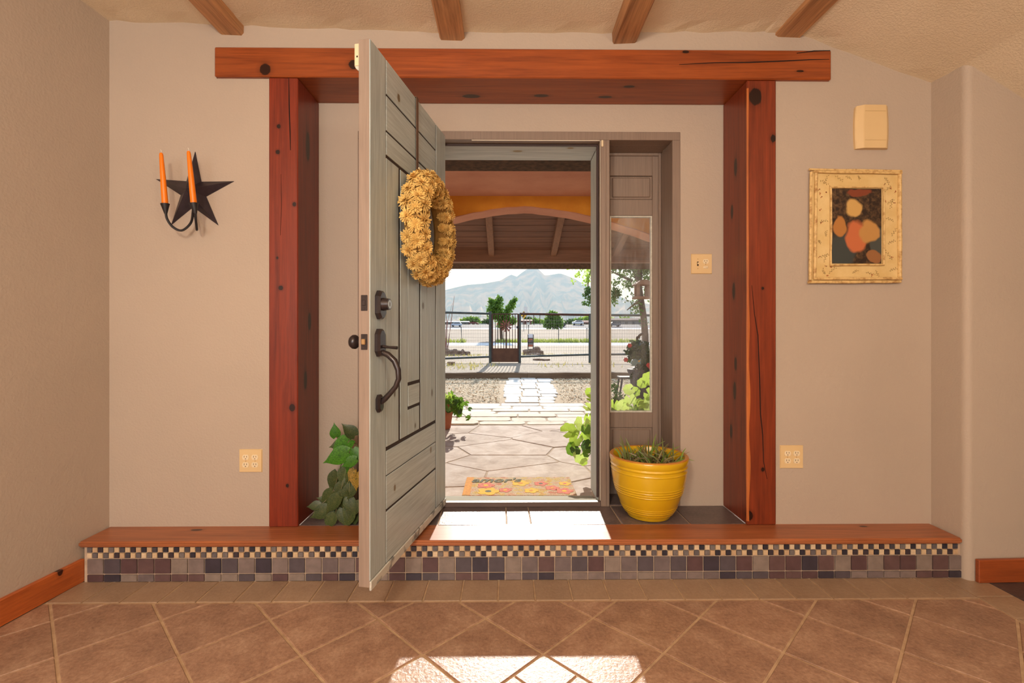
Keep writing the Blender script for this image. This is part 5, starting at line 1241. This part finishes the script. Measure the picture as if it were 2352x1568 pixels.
for px, py in ((1437, 826), (1489, 838), (1493, 842), (1446, 793)):
    p = at(px, py, 6.25) - pb2; m = MB()
    for a in range(6): d = Vector((math.cos(a * 1.05), -.3, math.sin(a * 1.05))); s_ = Vector((-d.z, 0, d.x)); m.add([p, p + d * .022 + s_ * .012, p + d * .034, p + d * .022 - s_ * .012], [(0, 1, 2, 3)])
    m.build('blossom', FLR, tp_)
cr = thing('garden_hook', 'curved brown wooden hook standing behind the trailing planter', 'garden hook', (AX(1466, 6.9), 6.9, EZ))
o = MB().tube(bez([Vector((AX(1464, 6.9), 6.9, EZ)), at(1463, 790, 6.9), at(1466, 775, 6.9), at(1472, 768, 6.9), at(1478, 767, 6.9)], 6), .018, 8).build('hook_rod', BARK, None, smooth=True); fix(o, cr)
fs = thing('fish_ornament', 'small teal fish shaped garden ornament on a stake by the planter', 'garden ornament', (AX(1458, 6.1), 6.1, EZ))
TEAL = M('teal_paint', srgb(86, 130, 138), srgb(120, 150, 150), rough=.5, scale=20)
pf = lambda px, py: (at(px, py, 6.1).x, at(px, py, 6.1).z)
m = MB(); m.prism([pf(1448, 833), pf(1452, 826), pf(1460, 824), pf(1466, 828), pf(1472, 823), pf(1471, 836), pf(1464, 834), pf(1458, 840), pf(1452, 838)], 6.085, 6.115, 'y'); apart(m, 'fish_body', TEAL, fs, bevel=.004)
m = MB(); m.prism([pf(1464, 828), pf(1471, 826), pf(1467, 832)], 6.082, 6.087, 'y'); apart(m, 'fin', M('yellow_fin', srgb(216, 170, 60), rough=.6), fs)
m = MB(); m.tube([(AX(1459, 6.1), 6.1, EZ), (AX(1459, 6.1), 6.1, pf(1459, 836)[1])], .006, 6); apart(m, 'stake', STEEL, fs)
fx = thing('herb_bush', 'dense dark green herb bush below the sidelight glass outside', 'shrub', (AX(1425, 4.1), 4.1, EZ))
k3 = 4.1 / F; B = [((at(a, b, 4.1).x - fx.location.x, 0, at(a, b, 4.1).z - EZ), (rx * k3, .12, ry * k3)) for a, b, rx, ry in ((1420, 925, 20, 22), (1412, 945, 16, 30), (1432, 940, 16, 18), (1410, 890, 8, 14), (1420, 990, 18, 40))]
o = leafcloud(B, 1500, .030, 95, 0).build('foliage', leaf_mat('herb_leaf', srgb(92, 128, 66), srgb(58, 92, 48), .35, scale=5), fx); o['kind'] = 'stuff'
o = MB().tube([(0, 0, 0), (.01, 0, at(1420, 930, 4.1).z - EZ)], [.014, .006], 6).build('stem', BARK, fx)
tb = thing('patio_stool', 'small dark folding stool standing on the wood chips by the planter', 'stool', (AX(1436, 7.3), 7.3, EZ))
DK = M('dark_painted_wood', srgb(50, 48, 52), srgb(66, 62, 64), rough=.6, scale=10)
zt = AZ(1436, 866, 7.3); m = MB(); m.box(-.10, .22, -.12, .12, zt - EZ - .015, zt - EZ + .012); m.build('seat', DK, tb, bevel=.004)
for x, y, dx in ((-.07, -.1, -.05), (.18, -.1, .03), (-.07, .1, -.05), (.18, .1, .03)): MB().tube([(x, y, zt - EZ - .015), (x + dx, y, -.01)], .014, 6).build('leg', DK, tb)

# ------------------------------------------------------------------ yard things: rocks, sign, windmill, cars, sheds, road signs
ROCK = stone_mat('yard_rock', srgb(100, 76, 60), srgb(134, 106, 86), srgb(166, 140, 116), sc=6)
def rock(lab, px, py, Y, sx, sy, sz, seed, tilt=0):
    rng = random.Random(seed); bm = bmesh.new(); bmesh.ops.create_icosphere(bm, subdivisions=2, radius=1)
    for v in bm.verts:
        q = v.co; f_ = 1 + .22 * math.sin(q.x * 3.1 + seed) * math.cos(q.y * 2.7 + seed * 2) + rng.uniform(-.08, .08); v.co = Vector((max(-.8, min(.8, q.x * f_)) * sx, max(-.8, min(.8, q.y * f_)) * sy, max(-.7, min(.7, q.z * f_)) * sz))
    me = bpy.data.meshes.new('rock'); bm.to_mesh(me); bm.free(); me.materials.append(ROCK)
    o = link('rock', me); p = at(px, py, Y); o.location = (p.x, Y, tz(Y) + sz * .45); o.rotation_euler = (0, R(tilt), rng.uniform(0, 3)); tag(o, lab, 'rock', 'rocks in the gravel yard')
YRk = 19.5
for i, (px, py, sx, sy, sz, tl) in enumerate(((1024, 810, .19, .15, .26, 8), (1035, 812, .16, .16, .20, -10), (1045, 812, .19, .15, .22, 6), (1054, 813, .14, .15, .17, -12), (1063, 815, .17, .06, .20, -35), (1073, 816, .15, .12, .13, 4))):
    rock(('upright brown rock at the end of the rock row nearest the open door', 'brown rock leaning in the rock row next to the upright end rock', 'brown rock in the middle of the rock row behind the left fence panel', 'smaller brown rock before the leaning slab in the rock row', 'thin brown slab leaning at the end of the rock row', 'low square brown rock next to the leaning slab')[i], px, py, YRk + .1 * i, sx, sy, sz, i + 1, tl)
for i, (px, py, sx, sy, sz) in enumerate(((1211, 810, .20, .16, .20), (1223, 809, .22, .18, .22), (1234, 806, .17, .16, .30), (1242, 812, .14, .14, .17), (1228, 817, .34, .14, .09))):
    rock(('brown rock under the near stake of the yard sign', 'broad brown rock in the middle of the pile under the yard sign', 'tall pointed brown rock in the pile beside the yard sign', 'small brown rock at the outer end of the yard sign pile', 'low flat brown rock lying in front of the yard sign pile')[i], px, py, 20.1 - (.6 if i == 4 else 0), sx, sy, sz, i + 20)
rock('small pale rock lying alone in the yard near the left fence panel', 1036, 833, 13.4, .13, .1, .08, 33)
rock('flat pale rock lying under the right fence panel', 1243, 821, 15.6, .42, .2, .06, 34)
YS = 20.6; ys_ = thing('yard_sign', 'small yard sign with orange bands on dark panel between two stakes', 'sign', (AX(1218.5, YS), YS, tz(YS)))
sq = lambda px, py: at(px, py, YS)
for px in (1212.8, 1224.6):
    a, b = sq(px, 806), sq(px, 768); a.z = tz(YS) - .05; o = MB().tube([a, b], .022, 6).build('stake', STEEL, None); fix(o, ys_)
def sgn(nm, x0_, x1_, y0_, y1_, mat, dy=0):
    a, b = sq(x0_, y1_), sq(x1_, y0_); m = MB(); m.box(a.x, b.x, YS - .012 - dy, YS + .01, a.z, b.z); apart(m, nm, mat, ys_)
sgn('sign_panel', 1213, 1224.4, 767, 796, M('dark_sign', srgb(70, 60, 58), srgb(84, 74, 70), rough=.6, scale=3)); WS = M('white_sign', srgb(226, 226, 232), rough=.5); OS = M('orange_sign', srgb(204, 108, 66), srgb(150, 80, 54), rough=.6, scale=14)
sgn('white_header', 1213.2, 1224.2, 767, 775.5, WS, .004); sgn('orange_band', 1214, 1223, 778, 780.5, OS, .004); sgn('orange_band', 1213.4, 1224, 791.5, 795.5, OS, .004); sgn('orange_line', 1213, 1219, 783, 784, OS, .004); sgn('white_line', 1213.4, 1224, 789.2, 790, WS, .004)
YW_ = 24; wm = thing('garden_windmill', 'rusty garden windmill ornament standing behind the gate', 'garden ornament', (AX(1162, YW_), YW_, tz(YW_)))
c0 = at(1162, 748, YW_); a = Vector((c0.x, YW_, tz(YW_))); o = MB().tube([a, c0 + Vector((0, 0, .1))], .02, 6).build('mast', RUST, None); fix(o, wm)
RR = M('rust_red', srgb(150, 90, 74), srgb(120, 70, 58), rough=.8)
for k in range(10):
    a_ = 2 * math.pi * k / 10 + .2; d = Vector((math.cos(a_), 0, math.sin(a_))); s_ = Vector((-d.z, .3, d.x)) * .05
    m = MB(); p = c0 + d * .05; q = c0 + d * .30; m.add([p - s_ * .4, p + s_ * .4, q + s_, q - s_] + [v + Vector((0, .006, 0)) for v in (p - s_ * .4, p + s_ * .4, q + s_, q - s_)], [(0, 1, 2, 3), (7, 6, 5, 4), (0, 4, 5, 1), (1, 5, 6, 2), (2, 6, 7, 3), (3, 7, 4, 0)]); apart(m, 'blade', RR, wm)
m = MB(); m.box(c0.x - .02, c0.x + .02, YW_ + .02, YW_ + .45, c0.z - .12, c0.z + .16); apart(m, 'tail_vane', RR, wm)
def car(lab, px, py_base, Y, length, col, seed=0, flip=1):
    b = at(px, py_base, Y); b.z = tz(Y); c_ = thing('parked_car', lab, 'car', b, 0, 'cars on the road'); L = length; H = .36 * L
    prof_ = [(-.50, .09), (-.50, .22), (-.47, .26), (-.30, .30), (-.17, .40), (.30, .40), (.44, .30), (.49, .26), (.50, .20), (.50, .09)]
    m = MB(); m.prism([(flip * x * L, z * L) for x, z in prof_], -.20 * L, .20 * L, 'y'); m.build('car_body', col, c_, bevel=.03)
    m = MB(); m.prism([(flip * x * L, z * L) for x, z in ((-.26, .29), (-.15, .375), (.28, .375), (.40, .29))], -.203 * L, .203 * L, 'y'); m.build('car_windows', M('car_glass_%d' % seed, srgb(50, 58, 66), rough=.2), c_)
    for x in (-.31, .31):
        for y in (-.18, .18):
            m = MB(); m.lathe([(.075 * L, -.035 * L), (.075 * L, .035 * L)], (0, 0, 0), 16); m.v = [(flip * x * L + p[0], y * L + p[2], .075 * L + p[1]) for p in m.v]; m.build('wheel', STEEL, c_)
    return c_
car('light blue grey car driving past the long white roofed shed', 1048.5, 753, 190, 4.3, M('silver_blue_car', srgb(196, 208, 222), rough=.25))
car('dark car on the road beside the round bush', 1287, 753, 190, 4.2, M('dark_car', srgb(52, 54, 62), rough=.3), 1)
car('white car parked beside the maroon shed', 1327, 748, 203, 4.8, M('white_car', srgb(236, 236, 236), rough=.3), 2)
car('dark blue car on the road beyond the fence seen through the sidelight', 1411, 752, 190, 4.6, M('blue_grey_car', srgb(84, 98, 110), rough=.3), 3)
WR = M('white_metal_roof', srgb(232, 232, 230), rough=.5); MRN = M('maroon_siding', srgb(116, 60, 58), srgb(100, 52, 52), rough=.8, scale=.5); SHD = M('grey_siding', srgb(120, 124, 128), rough=.9); TANW = M('tan_siding', srgb(170, 130, 120), rough=.9)  # shed and grey house walls share one plain grey
def shed(lab, px0, px1, py0, py1, Y, wallm, roofm, roof_frac=.4, gable=False, doors=3):
    a, b = at(px0, py1, Y), at(px1, py0, Y); base = tz(Y) - .3; t_ = thing('distant_shed', lab, 'building', ((a.x + b.x) / 2, Y, base), 0, 'buildings beyond the road'); H = b.z - base; zr = base + H * (1 - roof_frac)
    m = MB(); m.box(a.x, b.x, Y, Y + 8, base, zr); apart(m, 'walls', wallm, t_)
    m = MB(); xm = (a.x + b.x) / 2
    if gable: m.prism([(a.x - .4, zr), (b.x + .4, zr), (b.x - (b.x - a.x) * .2, zr + H * roof_frac * .75), (xm, b.z), (a.x + (b.x - a.x) * .2, zr + H * roof_frac * .75)], Y - .4, Y + 8.4, 'y')
    else: m.prism([(Y - .8, zr), (Y - .8, zr + .25), (Y + 4, b.z), (Y + 8.8, zr + .25), (Y + 8.8, zr)], a.x - .4, b.x + .4, 'x')
    apart(m, 'roof', roofm, t_)
    for i in range(doors):
        x = a.x + (b.x - a.x) * (i + .3) / doors; m = MB(); m.box(x, x + (b.x - a.x) * .4 / doors, Y - .06, Y + .02, base, base + (zr - base) * .75); apart(m, 'door_panel', WR if wallm is MRN else M('shed_opening', srgb(80, 86, 92), rough=.9), t_)
shed('long low shed with a white metal roof beyond the road', 1005, 1074.5, 737, 752, 225, SHD, WR, .30, doors=6)
shed('maroon barn with a rounded gable beside the long shed', 1077.5, 1097, 738.5, 750, 225, MRN, MRN, .45, True, 2)
shed('maroon house behind the yellow road sign', 1190, 1221, 733, 751, 225, MRN, M('maroon_roof', srgb(140, 100, 96), rough=.8), .35, False, 2)
shed('maroon shed at the end of the right fence panel', 1337, 1372, 735, 751, 225, TANW, MRN, .55, False, 2)
shed('low grey house beyond the road seen through the sidelight', 1400, 1478, 730, 751, 238, SHD, M('brown_roof', srgb(128, 106, 96), rough=.8), .35, False, 5)
shed('low white shed beside the mesquite tree', 1102, 1116, 744, 751, 238, WR, WR, .3, False, 1)
shed('low white shed beside the maroon house', 1223.5, 1244, 744, 752, 238, WR, WR, .3, False, 2)
YSg = 100; rs = thing('road_sign', 'yellow diamond road sign with a black arrow on a steel post', 'road sign', (AX(1203, YSg), YSg, tz(YSg)))
def rsq(px, py): p = at(px, py, YSg); return (p.x, p.z)
m = MB(); m.box(AX(1203, YSg) - .06, AX(1203, YSg) + .06, YSg, YSg + .1, tz(YSg) - .1, rsq(1203, 718)[1]); apart(m, 'sign_post', WIRE, rs)
m = MB(); m.prism([rsq(1196, 723), rsq(1203, 714), rsq(1210, 723), rsq(1203, 732)], YSg - .06, YSg - .02, 'y'); apart(m, 'sign_face', M('sign_yellow', srgb(250, 190, 40), rough=.5), rs)
m = MB(); m.prism([rsq(1198.5, 728), rsq(1200.5, 729.5), rsq(1204.5, 725), rsq(1204.5, 718.5), rsq(1206.5, 718.5), rsq(1203.2, 715.5), rsq(1199.9, 718.5), rsq(1202, 718.5), rsq(1202, 724)], YSg - .08, YSg - .055, 'y'); apart(m, 'arrow', STEEL, rs)
for px, y0_, lab, Y in ((1207.5, 704, 'pale billboard panel on a post behind the yellow road sign', 172), ):
    bbd = thing('billboard', lab, 'billboard', (AX(px, Y), Y, tz(Y))); m = MB(); m.box(AX(px + 2, Y) - .08, AX(px + 2, Y) + .08, Y, Y + .15, tz(Y) - .1, AZ(px, 722, Y)); apart(m, 'billboard_post', WIRE, bbd)
    m = MB(); m.box(AX(px - 4, Y), AX(px + 4, Y), Y - .1, Y + .1, AZ(px, 722, Y), AZ(px, y0_, Y)); apart(m, 'panel', M('pale_panel', srgb(232, 228, 222), rough=.7), bbd)
for px, y0_, lab in ((1217, 727, 'pale steel pole beside the maroon house'), (1226, 722, 'brown utility pole beyond the right fence panel'), (1303, 738, 'short pale pole near the white parked car'), (1240, 722, 'thin utility pole near the round bush')):
    Y = 215; o = MB().tube([(AX(px, Y), Y, tz(Y) - .2), (AX(px, Y), Y, AZ(px, y0_, Y))], .17, 6).build('utility_pole', WIRE if 'pale' in lab else RUST, None); tag(o, lab, 'pole')

# ------------------------------------------------------------------ mountain and haze
from mathutils import noise as mnoise
RIDGE = [(500, 742), (650, 735), (760, 715), (860, 698), (940, 684), (1022, 666), (1042, 661), (1072, 654), (1112, 651), (1150, 644), (1164, 635), (1176, 630), (1186, 636), (1200, 625), (1214, 615.5), (1225, 612.5), (1236, 617), (1252, 633), (1268, 630.5), (1286, 627.5), (1300, 632), (1322, 641), (1345, 655), (1385, 664), (1440, 688), (1500, 700), (1600, 712), (1750, 730), (1900, 742)]
def ridge(px):
    for (a, ya), (b, yb_) in zip(RIDGE, RIDGE[1:]):
        if a <= px <= b: return ya + (yb_ - ya) * (px - a) / (b - a)
    return 742
NXm, NYm = 220, 34; m = MB(); vs2 = []
YM0, YM1 = 2300, 3400
for i in range(NXm + 1):
    px = 500 + 1400 * i / NXm; x1_ = AX(px, YM1); z1_ = AZ(px, ridge(px), YM1)
    for j in range(NYm + 1):
        k = j / NYm; Y = YM0 + (YM1 - YM0) * k; x = x1_ * (Y / YM1)
        zb_ = tz(Y) - 4; h_ = z1_ - tz(YM1)
        sp_ = abs(mnoise.noise(Vector((px * .030, k * 1.5, 3)))) * .9 + abs(mnoise.noise(Vector((px * .075, k * 3, 9)))) * .35
        f_ = k ** 1.25; z = zb_ + h_ * max(0, f_ - sp_ * .40 * math.sin(math.pi * k))
        if j == NYm: z = z1_
        vs2.append((x, Y, z))
fs2 = [(i * (NYm + 1) + j, (i + 1) * (NYm + 1) + j, (i + 1) * (NYm + 1) + j + 1, i * (NYm + 1) + j + 1) for i in range(NXm) for j in range(NYm)]
m.add(vs2, fs2)
MTM = M('mountain_rock', srgb(178, 134, 104), srgb(80, 78, 70), rough=1, scale=.012, lo=.4, hi=.58)
struct(m.build('ground_mountain', MTM, smooth=False), 'hazy pale blue desert mountain on the horizon')
hz = NT('haze_volume'); hz.t.nodes.remove(hz.b); vsx = hz.n('ShaderNodeVolumeScatter'); vsx.inputs['Color'].default_value = (.42, .66, 1, 1); vsx.inputs['Density'].default_value = .00110; vsx.inputs['Anisotropy'].default_value = .26
hz.l(vsx.outputs[0], hz.out.inputs['Volume'])
m = MB(); m.box(-1600, 1600, 1100, 2150, -20, 420); o = m.build('haze', hz.m); tag(o, 'thin blue haze in front of the distant mountain', 'haze', kind='stuff')
